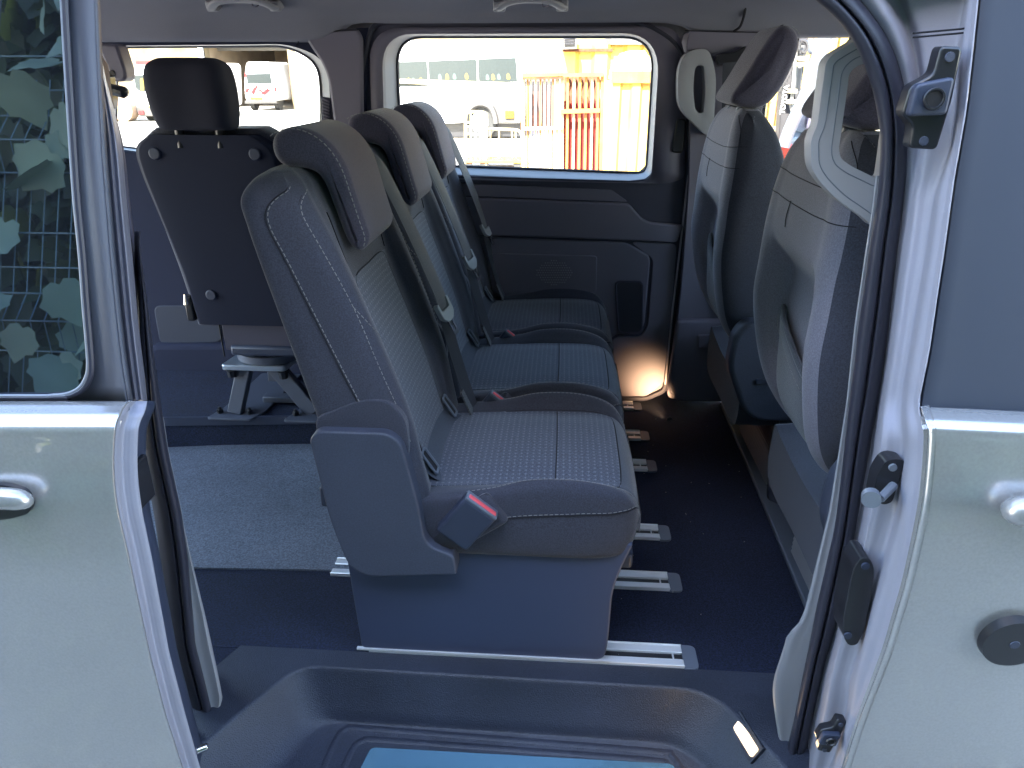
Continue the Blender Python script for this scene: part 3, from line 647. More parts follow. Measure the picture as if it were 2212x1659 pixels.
hk=vp("latch_hook",V,[tuple(range(n_))[::-1],tuple(range(n_,2*n_))]+[(i,(i+1)%n_,n_+(i+1)%n_,n_+i) for i in range(n_)],BLACKP,bpil)
a=c+dx*.012+dz*(-.004)+dy*.006; b=c+dx*(-.012)+dz*(-.012)+dy*.03
vp("hook_arm",*join(cyl(a,b,.006,.0055,10)),STEEL,hk); vp("hook_head",*join(cyl(b-dx*.010-dy*.006,b-dx*.014+dy*.006,.0115,.012,18)),STEEL,hk)
vp("screw",*disc(c+dx*.004+dz*.022+dy*.004,dy,.0055,.003,12),STEEL,hk)
c=at(1850,1300,Y=.878)
lp=rloop([tuple(at(x,y,Y=.857)[[0,2]]) for x,y in ((1862,1203),(1880,1208),(1889,1228),(1886,1262),(1868,1362),(1852,1394),(1834,1396),(1822,1378),(1822,1334),(1838,1250),(1846,1222))],.008)
cp=vp("cover_plate",*prism(lp,XZ,.857,.90),BLACKP,bpil); bev(cp,.001,1)
for x,y in ((1869,1222),(1831,1372)): vp("screw",*disc(at(x,y,Y=.857),(0,-1,0),.006,.0025,14),PLB,cp)
# roof corner seam
for dy_ in (0,9): vp("panel_seam",*tube(curve([at(1972,72+dy_,Y=.957),at(2040,66+dy_,Y=.957),at(2090,60+dy_,Y=.957),at(2099,45+dy_,Y=.957)],14),.0012,5),SEAMD,bpil)
# ------------------------------------------------------------------ front door (right)
FSK=[(876,.843),(890,.825),(905,.812),(925,.802),(940,.800),(1106,.792),(1400,.806),(1700,.835),(1850,.85)]
rws=[878,886,896,906,916,926,936,950,980,1040,1106,1207,1274,1340,1408,1480,1560,1659,1790]
rr=[]
for y in rws:
    Y=lut(FSK,y); e=dex(y)+3
    rr.append([at(e,y,Y=Y+.02)]+[at(e+dx_,y+dx_*.045,Y=Y) for dx_ in (2,14,40,90,170,420,1500)])
fdn=vp("front_door",*Surf(rr,False).mesh(0,len(rws)-1,70,0,7,36)[:2],PAINT,smooth=60); solb(fdn,.01)
DFILM=mat("dark_window_pane",(.050,.058,.078),.6,spec=.25)  # the pane is one flat opaque dark colour
wv_=[]
for y in np.linspace(-140,886,20):
    e=dex(min(y,874))+4; Y=.85+(876-y)*.000125; yy=y
    wv_.append([at(e,yy,Y=Y+.02)]+[at(e+d_,yy+d_*.045*max(0,(yy/886)),Y=Y) for d_ in (3,60,160,420,1500)])
vp("door_window",*Surf(wv_,False).mesh(0,19,30,0,5,16)[:2],DFILM,fdn)
P=curve([at(2320,1108,Y=.775),at(2240,1106,Y=.77),at(2205,1105,Y=.772),at(2186,1104,Y=.782),at(2178,1103,Y=.79)],16)
vp("door_handle",*tube(P,[.019]*8+[.0188,.018,.017,.0155,.0135,.011,.008,.003],12),PAINT,fdn,smooth=80)
cp=at(2186,1385,Y=.799); vp("round_cap",*join(cyl(cp+[0,.012,.001],cp+[0,-.0065,-.0006],.042,.040,36)),BLACKP,fdn)
vp("cap_slot",*join(cyl(cp+[0,-.0063,0],cp+[0,-.008,0],.007,.006,14)),PLB,fdn)
# ================================================================== seats
def sp(root,name,V,F,m,parent=None,**k):
    L=root.location; V=[(v[0]-L.x,v[1]-L.y,v[2]-L.z) for v in V]
    return mk(name,V,F,m,parent or root,**k)
def sgrid(root,name,s,rng,m,parent=None,cap=False,off=0,**k):
    V,F,uv=s.mesh(*rng,cap=cap,off=off); L=root.location; V=[(v[0]-L.x,v[1]-L.y,v[2]-L.z) for v in V]
    return mk(name,V,F,m,parent or root,uv=uv,**k)
YC=1.375
def make_row_seat():
    t=thing("passenger_seat","nearest of three dark fabric passenger seats, beside the open doorway","car seat","row of three passenger seats",loc=(-.15,YC,0))
    # --- backrest
    lev=[.36,.40,.47,.56,.66,.76,.85,.915,.955,.982,.996]
    def sec(z):
        xr=-.438-(z-.555)*.236; W=float(np.interp(z,[.36,.86,.93,.955,.982,.996],[.226,.226,.222,.212,.186,.155]))
        xf=float(np.interp(z,[.36,.40,.555,.66,.8,.9,.955,.982,.996],[-.23,-.238,-.265,-.297,-.345,-.385,-.415,-.435,-.46]))
        if z>.97: xr+= (z-.97)*1.6
        rec=float(np.interp(z,[.36,.5,.6,.76,.85,.92,.99],[.012,.028,.034,.034,.024,.012,.004])); xc=xf-rec
        T=xf-xr
        h=[(0,xr),(.55*W,xr),(.90*W,xr+.002),(.985*W,xr+.014),(W,xr+T*.45),(W*.995,xf-T*.26),(W*.965,xf-.018),(W*.90,xf-.003),(W*.80,xf-.004),(W*.70,xf-rec*.5),(W*.60,xc+rec*.06),(W*.34,xc-.002),(0,xc-.003)]
        full=[(x,YC-a,z) for a,x in h]+[(x,YC+a,z) for a,x in reversed(h[1:-1])]
        return full
    bs=Surf([sec(z) for z in lev]); nL=len(lev)
    bk=sgrid(t,"backrest",bs,(0,nL-1,64,0,24,120),FAB,cap=True,smooth=60)
    sgrid(t,"fabric_insert",bs,(.25,5.45,60,10.35,13.65,26),DOT,off=.002)
    u_ins=[(.25,10.35),(2,10.35),(4,10.35),(5.2,10.40),(5.45,10.8),(5.45,12),(5.45,13.2),(5.2,13.6),(4,13.65),(2,13.65),(.25,13.65)]
    def on(s,uvs,off=.0015,n=60): return np.array([s.pt(u,v,off) for u,v in curve(uvs,n)])
    sp(t,"insert_seam",*tube(on(bs,u_ins,.001),.0014,5),SEAMD,bk)
    for s in (0,1):
        mv=lambda L:[(u,(24-v) if s else v) for u,v in L]
        a=on(bs,mv([(2.6,4.6),(4,4.25),(6,3.9),(7.3,3.8),(8.2,4.6),(8.7,6)]),.001,90)
        b=on(bs,mv([(2.6,6.4),(4,6.15),(5.2,6.2),(6.5,5.9),(7.4,5.8),(8.1,6.6),(8.5,7.6)]),.001,90)
        c=on(bs,mv([(5.2,6.2),(4.8,7.0),(4.55,7.9),(4.4,8.6)]),.001,30)
        for q in (a,b,c): sp(t,"stitching",*dashes(q,r=.0007),STITCH,bk)
        for q in (a,b,c): sp(t,"seam",*tube(q-np.array([.004,0,0]),.0012,4),SEAMD,bk)
        d=on(bs,mv([(5.5,10.2),(6.3,10.0),(7.2,9.8)]),.001,20); sp(t,"seam",*tube(d,.0012,4),SEAMD,bk)
    # side shield of the lower backrest (rounded fabric flap)
    for s in (-1,):
        pr=[(-.425,.42),(-.30,.42),(-.268,.50),(-.272,.575),(-.30,.612),(-.35,.612),(-.40,.59),(-.44,.572)]
        o=sp(t,"lower_side_flap",*prism(rloop(pr,.03),XZ,YC-.2285,YC-.19),FAB); bev(o,.003,3)
    # --- headrest
    hp=[(-.492,1.050),(-.468,1.061),(-.443,1.061),(-.415,1.050),(-.391,1.028),(-.374,.997),(-.362,.952),(-.350,.905),(-.344,.880),(-.349,.862),(-.362,.852),(-.377,.860),(-.388,.882),(-.400,.922),(-.413,.965),(-.426,.986),(-.448,.994),(-.476,.996),(-.494,1.008),(-.500,1.030)]
    hc=curve(hp,72,True)
    hd=sp(t,"headrest",*pillow(hc,YC-.122,YC+.098,.019,seg=6),FABL,smooth=70)
    for s in (-1,):
        q=np.array([(a-.004*(i_<46),YC+s*.121,b-.002) for i_,(a,b) in enumerate(hc)]); ctr=hc.mean(0)
        k=[i for i in range(72) if hc[i][0]>-.46]; 
        seq=np.array([q[i%72] for i in range(0,34)]); sp(t,"stitching",*dashes(seq+np.array([0,s*.0028,0])*1,r=.0008),STITCH,hd)
    for s in (-.05,.05): sp(t,"headrest_post",*cyl((-.470,YC+s,.97),(-.462,YC+s,1.0),.006,n=10),CHROME)
    for s in (-.05,.05): bev(sp(t,"post_collar",*cyl((-.475,YC+s,.975),(-.472,YC+s,.992),.017,.015,14),PLB),.002)
    # --- cushion: closed sections from back to nose
    def csec(x):
        zt=float(np.interp(x,[-.30,-.22,-.05,.08,.13,.155,.168],[.395,.402,.412,.414,.404,.382,.345])); bol=float(np.interp(x,[-.30,-.22,-.14,-.04,.05,.12,.155,.168],[.0,.004,.010,.030,.030,.016,.004,.0]))
        zb=float(np.interp(x,[-.30,.08,.13,.155,.168],[.262,.262,.268,.285,.315])); W=float(np.interp(x,[-.3,.08,.13,.155,.168],[.222,.222,.212,.195,.165]))
        h=[(0,zb),(.6*W,zb),(.92*W,zb+.01),(W,zb+.04),(W*1.0,zt-.035),(W*.985,zt-.004+bol*.6),(W*.93,zt+bol),(W*.86,zt+bol*.9),(W*.78,zt+bol*.3),(W*.70,zt-.002),(W*.4,zt+.004),(0,zt+.006)]
        return [(x,YC-a,z) for a,z in h]+[(x,YC+a,z) for a,z in reversed(h[1:-1])]
    xs=[-.31,-.27,-.2,-.12,-.05,.03,.09,.13,.152,.164,.169]
    cs=Surf([csec(x) for x in xs]); 
    cu=sgrid(t,"seat_cushion",cs,(0,10,70,0,22,110),FAB,cap=True,smooth=60)
    # lighter nose cloth + dotted insert
    sgrid(t,"cushion_nose",cs,(6.9,9.75,24,7.0,15.0,40),mat("blue_grey_fabric",(.075,.085,.11),.9,noise=(700,.3),bump=(900,.5,.001),sheen=.25),off=.0012)
    sgrid(t,"cushion_insert",cs,(.9,6.9,60,8.6,13.4,40),DOT,off=.002)
    sp(t,"insert_seam",*tube(on(cs,[(.9,8.6),(3,8.6),(6.2,8.6),(6.9,9.2),(7.0,11),(6.9,12.8),(6.2,13.4),(3,13.4),(.9,13.4)],.001,70),.0015,5),SEAMD,cu)
    sp(t,"cross_seam",*tube(on(cs,[(4.6,8.6),(4.62,11),(4.6,13.4)],.0022,30),.0014,5),SEAMD,cu)
    for s in (0,1):
        mv=lambda L:[(u,(22-v) if s else v) for u,v in L]
        for L in ([(2.4,6.1),(3.2,6.3),(4.5,6.5),(6,6.6),(7.2,6.9),(7.8,7.6)],[(1.8,3.6),(3,3.9),(5,4.1),(6.6,4.3),(7.8,5.0),(8.6,6.3)]):
            q=on(cs,mv(L),.001,80); sp(t,"stitching",*dashes(q,r=.0007),STITCH,cu); sp(t,"seam",*tube(q-np.array([0,0,.0035]),.0012,4),SEAMD,cu)
    # --- smooth apron between cushion and backrest
    ap=[[(-.312+dx,YC+y,z) for y in (-.15,-.08,0,.08,.15)] for dx,z in ((.105,.398),(.074,.406),(.052,.428),(.037,.456),(.027,.486))]
    sp(t,"rear_apron",*Surf(ap,False).mesh(0,4,14,0,4,16)[:2],mat("apron_fabric",(.07,.08,.105),.9,noise=(700,.25),bump=(900,.5,.001)),smooth=70)
    # isofix frames
    for y in (-.13,.13):
        c=np.array([-.255,YC+y,.432])+np.array([.84,0,.53])*.004; ax=np.array([.53,0,-.84])*.026; ay=np.array([0,.014,0]); nz=np.array([.84,0,.53])*.002
        lp=rloop([(-1,-1),(1,-1),(1,1),(-1,1)],.3,3); 
        rp=[c+a*ax+b*ay+nz for a,b in lp]; fr=sp(t,"anchor_frame",*tube(rp,.003,6,True),PLT)
        sp(t,"anchor_slot",[c+a*ax*.95+b*ay*.9+nz*.6 for a,b in lp],[tuple(range(len(lp)))],mat("slot_black",(.01,.01,.015),.8),fr)
    # --- pedestal
    pr=rloop([(-.405,.012),(.112,.012),(.118,.06),(.120,.20),(.142,.275),(.155,.31),(-.42,.31)],[.01,.02,.05,.08,.04,.01,.01],5)
    o=sp(t,"seat_base",*prism(pr,XZ,YC-.205,YC+.205),mat("base_cover",(.050,.064,.118),.55,bump=(900,.3,.0006))); bev(o,.012,3)
    sp(t,"base_edge",*obox((-.145,YC-.205,.012),(.27,0,0),(0,.0035,0),(0,0,.0022)),ALU)
    # --- big moulded hinge cover on the near side
    pr=rloop([(-.446,.538),(-.43,.556),(-.300,.556),(-.277,.535),(-.252,.40),(-.246,.335),(-.235,.315),(-.19,.296),(-.186,.252),(-.365,.236),(-.40,.262),(-.425,.36)],[.01,.02,.03,.03,.03,.02,.02,.012,.006,.03,.03,.05],5)
    o=sp(t,"hinge_cover",*prism(pr,XZ,YC-.249,YC-.20),PLG); bev(o,.022,5)
    # rear recliner lever bits
    bev(sp(t,"recliner_lever",*box(-.445,-.415,YC-.235,YC-.20,.385,.43),PLB),.006,3)
    bev(sp(t,"pull_strap",*box(.118,.160,YC-.17,YC-.13,.222,.262),PLB),.008,3)
    # --- buckle
    c=np.array([-.165,YC-.243,.372]); ax=np.array([.030,-.004,.040]); ay=np.array([.030,0,-.024])*.95; az=np.array([0,.014,.0])
    o=sp(t,"buckle",*obox(c,ax,ay,az),PLB); bev(o,.007,3)
    o2=sp(t,"buckle_rim",*obox(c+ax*1.0,ax*.08,ay*.98,az*.98),PLT,o); bev(o2,.003,2)
    o2=sp(t,"buckle_button",*obox(c+ax*1.06+np.array([0,-.004,0]),ax*.07,ay*.86,az*.42),RED,o); bev(o2,.003,2)
    st=[c-ax*.7,c-ax*1.3+np.array([0,.006,0]),c-ax*1.9+np.array([-.004,.02,-.004])]
    sp(t,"buckle_stalk",*tube(curve(st,10),.01,8,flat=(.007,.022),up=(0,1,0)),BELTD,o)
    o2=sp(t,"buckle_boot",*obox(c+np.array([.018,.022,-.006]),np.array([.042,0,.03]),np.array([.022,0,-.03]),np.array([0,.012,0])),FAB,o); bev(o2,.012,3)
    # --- shoulder belt on the far side with tongue
    yb=YC+.155
    top=np.array([-.375,yb+.01,.95]); 
    P=curve([(-.43,yb-.01,.985),(-.392,yb,.975),(-.366,yb+.004,.93),(-.32,yb+.012,.82),(-.276,yb+.022,.70),(-.262,yb+.026,.655)],40)
    sp(t,"shoulder_belt",*tube(P,.01,10,flat=(.0018,.021),up=(.82,-.35,.30)),BELT)
    P=curve([(-.262,yb+.026,.655),(-.255,yb+.028,.60),(-.232,yb+.034,.50),(-.205,yb+.03,.41),(-.20,yb+.03,.38)],24)
    lb=sp(t,"lap_belt",*tube(P,.01,10,flat=(.0018,.023),up=(.85,-.35,.25)),BELTD)
    c=np.array([-.262,yb+.020,.655]); a=np.array([.055,.012,-.125]);a/=np.linalg.norm(a); b=np.array([.35,.9,.0]); b-=a*(b@a); b/=np.linalg.norm(b); nn=np.cross(a,b)
    def T(pts,d0,d1):
        lp=rloop(pts,.005,3); V=[c+b*p+a*q+nn*d for d in(d0,d1) for p,q in lp]; n=len(lp); return V,[tuple(range(n))[::-1],tuple(range(n,2*n))]+[(i,(i+1)%n,n+(i+1)%n,n+i) for i in range(n)]
    tg=sp(t,"belt_tongue",*T([(-.028,-.02),(-.020,-.022),(-.018,.0),(.018,.0),(.020,-.022),(.028,-.02),(.026,.016),(.010,.030),(-.010,.030),(-.026,.016)],-.006,.006),TONG); bev(tg,.003,2)
    tb=T([(-.010,.028),(-.005,.028),(-.005,.056),(.005,.056),(.005,.028),(.010,.028),(.010,.066),(-.010,.066)],-.0015,.0015); sp(t,"tongue_blade",*tb,CHROME,tg)
    sp(t,"belt_label",*obox((-.214,yb+.012,.428),(.0,.018,0),(.012,0,-.03),(.002,-.001,.001)),mat("label_grey",(.12,.12,.13),.8,noise=(400,.6)),lb)
    return t
seat1=make_row_seat()
seat2=copy_tree(seat1); seat2.location.y+=.463; seat2['label']="middle of three dark fabric passenger seats, between the nearest seat and the far one"
seat3=copy_tree(seat1); seat3.location.y+=.918; seat3['label']="farthest of three dark fabric passenger seats, against the far sliding door"
# ------------------------------------------------------------------ front seats (shared design)
def make_front_seat(yc):
    t=thing("front_seat","front passenger seat seen from behind, beside the far door pillar","car seat","front seats",loc=(.5,yc,0))
    lev=[.42,.46,.52,.60,.70,.78,.84,.88,.94,1.0,1.04,1.06]
    def sec(z):
        xr=float(np.interp(z,[.42,.46,.52,.6,.7,.85,.95,1.0,1.04,1.06],[.52,.478,.440,.415,.398,.40,.408,.415,.428,.445])); xf=float(np.interp(z,[.34,.55,.8,.97,1.03,1.06],[.61,.59,.555,.53,.50,.475]))
        W=float(np.interp(z,[.42,.46,.52,.60,.68,.9,.96,1.0,1.04,1.06],[.13,.165,.20,.222,.235,.232,.215,.19,.15,.12]))
        # recess below the arch in the rear face
        rec=float(np.interp(z,[.42,.50,.60,.76,.80,.825,.85],[.0,.012,.042,.055,.05,.02,0]))
        T=xf-xr
        h=[(0,xr+rec),(.35*W,xr+rec),(.52*W,xr+rec*.95),(.62*W,xr+rec*.3),(.76*W,xr-.002),(.90*W,xr+.008),(.985*W,xr+.035),(W,xr+T*.5),(W*.98,xf-.03),(W*.93,xf),(W*.8,xf+.006),(W*.5,xf-.02),(0,xf-.025)]
        return [(x,yc-a,z) for a,x in h]+[(x,yc+a,z) for a,x in reversed(h[1:-1])]
    s=Surf([sec(z) for z in lev]); n=len(lev)
    bk=sgrid(t,"backrest",s,(0,n-1,90,0,24,130),FABR,cap=True,smooth=60)
    sgrid(t,"shaded_side_cloth",s,(.6,n-1.25,70,5.25,9.2,30),FAB,off=.0012); sgrid(t,"shaded_side_cloth",s,(.6,n-1.25,70,14.8,18.75,30),FAB,off=.0012)  # dark overlay paints the unlit flank; its edge is the shade line
    def on(uvs,off=.001,n=60): return np.array([s.pt(u,v,off) for u,v in curve(uvs,n)])
    def seam(uvs,st=False): 
        q=on(uvs); sp(t,"seam",*tube(q,.0009,4),SEAMD,bk)
    seam([(8.6,-6),(8.5,-3),(8.45,0),(8.5,3),(8.6,6)]); seam([(7.8,-5.6),(7.75,-3),(7.7,0),(7.75,3),(7.8,5.6)])
    seam([(7.75,-.6),(7.3,-.65),(6.9,-.6)]); seam([(8.6,5.4),(9.4,5.2),(10.2,4.6)]); seam([(8.6,-5.4),(9.4,-5.2),(10.2,-4.6)])
    for v in (9.3,14.7):
        q=on([(1.5,v),(4,v),(8,v),(9.6,v),(10.4,v)],.001,80); sp(t,"stitching",*dashes(q,r=.0008),STITCH,bk)
    # map pocket panel in the recess with a rolled top edge
    pk=Surf([[(x,yc+w_,z) for w_ in (-.15,-.09,0,.09,.15)] for x,z in ((.515,.43),(.472,.47),(.442,.53),(.432,.60),(.428,.645),(.436,.656))],False)
    # top edge droops to the near side
    P=pk.P.copy()
    P[:,[0,4],0]+=.022; P[:,[1,3],0]+=.004
    for j,wv2 in enumerate((-.15,-.09,0,.09,.15)):
        P[3:,j,2]+= (wv2)*.34; 
    pk.P=P; o=sp(t,"map_pocket",*pk.mesh(0,5,30,0,4,24)[:2],mat("pocket_fabric",(.10,.107,.125),.9,noise=(700,.3),bump=(800,.6,.0012),sheen=.3),bk,smooth=70)
    q=np.array([pk.pt(4.0,v)+np.array([-.004,0,0]) for v in np.linspace(.02,3.98,30)]); sp(t,"pocket_hem",*dashes(q-np.array([0,0,.012]),r=.0006),STITCH,o)
    q=np.array([pk.pt(4.7,v) for v in np.linspace(0.02,3.98,30)]); sp(t,"pocket_edge",*tube(q,.006,8),MATS["pocket_fabric"],o)
    # headrest
    hp=[(.412,1.083),(.440,1.135),(.472,1.195),(.495,1.232),(.515,1.248),(.540,1.243),(.557,1.222),(.560,1.19),(.548,1.145),(.528,1.10),(.505,1.072),(.475,1.060),(.435,1.066)]
    hc=curve(hp,60,True)
    hd=sp(t,"headrest",*pillow(hc,yc-.116,yc+.116,.024,seg=7,fan=.008),FABL,smooth=80)
    q=np.array([(hc[i%60][0],yc-.112,hc[i%60][1]) for i in range(22,56)]); sp(t,"stitching",*dashes(q+np.array([.0,-.006,0]),r=.0008),STITCH,hd)
    for y in (-.055,.055):
        sp(t,"headrest_post",*cyl((.455,yc+y,1.03),(.462,yc+y,1.09),.0065,n=10),CHROME)
        bev(sp(t,"post_collar",*cyl((.455,yc+y,1.045),(.456,yc+y,1.064),.018,.015,14),PLB),.003)
    # seat cushion
    def cs(x):
        zt=float(np.interp(x,[.5,.6,.9,1.0,1.04],[.36,.37,.39,.37,.32])); W=.235 if x<.98 else .2
        h=[(0,.22),(.8*W,.22),(W,.26),(W,zt-.03),(W*.95,zt+.012),(W*.75,zt+.002),(0,zt-.01)]
        return [(x,yc-a,z) for a,z in h]+[(x,yc+a,z) for a,z in reversed(h[1:-1])]
    c2=Surf([cs(x) for x in (.5,.6,.75,.9,1.0,1.04)]); sgrid(t,"seat_cushion",c2,(0,5,30,0,12,60),FAB,cap=True,smooth=60)
    # moulded side shield (near side) and pedestal with louvres
    pr=rloop([(.445,.43),(.452,.52),(.48,.555),(.56,.552),(.66,.50),(.80,.45),(.95,.42),(.95,.30),(.55,.27),(.50,.30)],[.03,.04,.04,.05,.08,.05,.03,.02,.03,.04],5)
    o=sp(t,"side_shield",*prism(pr,XZ,yc-.285,yc-.225),PLG); bev(o,.014,4)
    bev(sp(t,"side_rail",*box(.52,.98,yc-.292,yc-.26,.385,.40),PLB),.004)
    V,F=box(.632,1.0,yc-.24,yc+.24,0,.275); 
    V=[(x-(.022 if z>.1 else 0)*(1 if x<.7 else 0),y,z) for x,y,z in V]
    o=sp(t,"pedestal",V,F,PLB); bev(o,.02,3)
    return t
fs1=make_front_seat(2.085)
fs2=copy_tree(fs1); fs2.location.y=1.365; fs2.location.x+=.022
fs2['label']="driver's seat seen from behind, next to the open doorway"
# pedestal details that differ: passenger box with louvres, driver's box with a paler slab on top
def louvres(root,x,y0,y1,z0,z1,n,m,par=None):
    for k in range(n):
        z=z0+(z1-z0)*k/(n-1); o=sp(root,"vent_louvre",*obox((x,(y0+y1)/2,z),(.004,0,0),(0,(y1-y0)/2,0),(.0015,0,.0038)),m,par)
louvres(fs1,.625,1.88,2.25,.03,.15,10,PLT)
pw=[ (.612,1.83),(.64,1.80),(1.0,1.80),(1.0,1.86),(.66,1.86),(.622,1.88)]
o=sp(fs1,"pedestal_wing",*prism(rloop(pw,.012),XY,0,.285),PLG); bev(o,.012,3)
TRIMP=mat("sky_lit_plastic",(.20,.235,.29),.55,bump=(900,.4,.0006),noise=(350,.15))  # paler plastic: sky light on the box top is put into the colour
dpl=[(.528,1.49),(.550,1.515),(.64,1.515),(.64,1.0),(.550,1.0),(.528,1.03)]
o=sp(fs2,"pedestal_top",*prism(rloop(dpl,.015),XY,.258,.292),TRIMP); bev(o,.02,4)
louvres(fs2,.612,1.20,1.575,.022,.15,11,TRIM)
sp(fs2,"vent_recess",*box(.617,.626,1.18,1.59,.012,.165),BLACKP)
bev(sp(fs2,"slide_rail",*box(.60,.9,1.49,1.52,.305,.33),BLACKP),.004)
o=sp(fs2,"bolt_cover",*box(.545,.580,1.462,1.497,.291,.296),CHROME); bev(o,.002)
# ------------------------------------------------------------------ single seat at the rear, on a steel stand, back towards us
DSTEEL=mat("dark_stand_steel",(.085,.095,.125),.5,spec=.3)
def make_rear_seat():
    t=thing("swivel_seat","single dark seat at the rear with a hard back panel on a splayed steel stand","car seat",loc=(-.95,2.12,.105))
    def hsec(z,y0,T,x0,x1,r=.03,sh=0):
        pass
    # upholstered shell in front of the panel (faces the far window)
    lev=[.42,.47,.6,.75,.88,.955,.992,1.008]
    def sec(z,dy=0,gw=0):
        yb=2.02-(z-.5)*.16+dy; x0=float(np.interp(z,[.42,.6,.8,.92,.97,1.008],[-1.125,-1.135,-1.155,-1.165,-1.15,-1.09]))-gw; x1=float(np.interp(z,[.42,.6,.8,.92,.97,1.008],[-.80,-.785,-.755,-.735,-.755,-.82]))+gw
        c=(x0+x1)/2; W=(x1-x0)/2; T=.11
        h=[(0,0),(.6*W,0),(.88*W,.004),(.98*W,.02),(W,.05),(.97*W,T*.8),(.85*W,T),(.4*W,T-.01),(0,T-.01)]
        return [(c+a,yb+b,z) for a,b in h]+[(c-a,yb+b,z) for a,b in reversed(h[1:-1])]
    s=Surf([sec(z,.03,.012) for z in lev]); sgrid(t,"backrest",s,(0,7,40,0,16,70),FAB,cap=True,smooth=60)
    lev2=[.435,.445,.5,.6,.75,.89,.955,.985,.993]
    def sec2(z):
        yb=2.02-(z-.5)*.16; x0=float(np.interp(z,[.435,.6,.8,.92,.965,.993],[-1.11,-1.115,-1.14,-1.155,-1.145,-1.10])); x1=float(np.interp(z,[.435,.6,.8,.92,.965,.993],[-.80,-.80,-.775,-.76,-.775,-.82]))
        c=(x0+x1)/2;W=(x1-x0)/2;T=.035
        h=[(0,0),(.6*W,0),(.9*W,.002),(.97*W,.006),(W,.02),(W,T),(0,T)]
        return [(c+a,yb+b,z) for a,b in h]+[(c-a,yb+b,z) for a,b in reversed(h[1:-1])]
    s2=Surf([sec2(z) for z in lev2]); pn=sgrid(t,"back_panel",s2,(0,8,50,0,12,60),mat("navy_black_plastic",(.020,.024,.044),.7,spec=.15,bump=(900,.35,.0006)),cap=True,smooth=60)
    for x,z in ((-1.095,.945),(-.82,.945),(-1.04,.535),(-.83,.535)):
        yb=2.02-(z-.5)*.16; o=sp(t,"round_plug",*join(cyl((x,yb+.002,z),(x,yb-.006,z),.018,.015,20)),PLB,pn); bev(o,.002)
    # headrest
    hs_=[]
    for z,(a,b,f) in ((1.006,(-1.055,-.873,.6)),(1.018,(-1.066,-.866,.9)),(1.07,(-1.078,-.860,1)),(1.125,(-1.080,-.862,1)),(1.160,(-1.070,-.871,.9)),(1.176,(-1.045,-.895,.6)),(1.179,(-1.025,-.915,.35))):
        c=(a+b)/2;W=(b-a)/2;T=.055*f; y=1.955
        h=[(0,-T*.85),(.7*W,-T*.9),(.95*W,-T*.6),(W,0),(.95*W,T*.8),(.6*W,T*1.1),(0,T*1.1)]
        hs_.append([(c+p,y+q,z) for p,q in h]+[(c-p,y+q,z) for p,q in reversed(h[1:-1])])
    h=Surf(hs_); hd=sgrid(t,"headrest",h,(0,6,40,0,12,60),mat("dark_leatherette",(.030,.031,.046),.85,spec=.2,bump=(700,.3,.0008)),cap=True,smooth=80)
    for x in (-1.02,-.91): sp(t,"headrest_post",*cyl((x,1.955,.96),(x,1.955,1.02),.012,n=12),BLACKP)
    # folded cushion and frame below
    bev(sp(t,"seat_cushion",*box(-1.13,-.80,2.12,2.55,.45,.56),FAB),.03,3)
    bev(sp(t,"seat_frame",*box(-1.03,-.72,2.05,2.42,.325,.36),PLB),.01)
    bev(sp(t,"frame_front",*box(-1.05,-.78,2.06,2.08,.34,.45),TRIMB),.006)
    bev(sp(t,"recliner_lever",*obox((-1.125,2.04,.485),(.012,0,0),(0,.012,0),(0,0,.04)),BLACKP),.005,3)
    sp(t,"lever_tip",*cyl((-1.13,2.03,.50),(-1.13,2.03,.53),.010,.004,10),CHROME)
    sp(t,"guide_rod",*cyl((-1.055,2.06,.32),(-1.055,2.06,.46),.003,n=8),BLACKP)
    # turntable + top plate
    sp(t,"turntable",*join(cyl((-.95,2.19,.285),(-.95,2.19,.31),.115,.115,36)),DSTEEL)
    tp_=rloop([(-1.085,2.08),(-.875,2.08),(-.845,2.32),(-1.055,2.32)],.015); o=sp(t,"top_plate",*prism(tp_,XY,.262,.282),mat("zinc_plate",(.45,.5,.55),.3,metal=.7)); bev(o,.004)
    for x in (-1.055,-.885): sp(t,"bolt_head",*cyl((x,2.09,.238),(x,2.09,.262),.014,.017,8),BLACKP)
    # legs
    def leg(a,b,wd):
        a,b=np.array(a),np.array(b); d=b-a; L=np.linalg.norm(d); d/=L; side=np.array([1,0,0])-d*d[0]; side/=np.linalg.norm(side); n_=np.cross(d,side)
        o=sp(t,"stand_leg",*obox((a+b)/2,d*L/2,side*wd,n_*.016),DSTEEL); bev(o,.004); return o
    leg((-1.02,2.12,.265),(-1.06,2.08,.112),.024); leg((-.92,2.12,.265),(-.80,2.10,.112),.026)
    leg((-1.0,2.30,.265),(-1.03,2.36,.112),.024); leg((-.88,2.30,.265),(-.80,2.36,.112),.026)
    for x in (-1.055,-.80):
        fp=rloop([(x-.085,2.035),(x+.065,2.035),(x+.09,2.10),(x+.10,2.42),(x-.05,2.42),(x-.06,2.12)],.015)
        o=sp(t,"foot_plate",*prism(fp,XY,.105,.113),DSTEEL); bev(o,.002)
        for bx,by in ((-.055,2.075),(.045,2.075),(.06,2.38)): sp(t,"foot_bolt",*join(cyl((x+bx,by,.113),(x+bx,by,.126),.010,.010,6),cyl((x+bx,by,.126),(x+bx,by,.134),.006,.005,8)),BLACKP,o)
    bev(sp(t,"cross_tie",*box(-1.0,-.86,2.16,2.20,.113,.135),DSTEEL),.004)
    return t
rs=make_rear_seat()
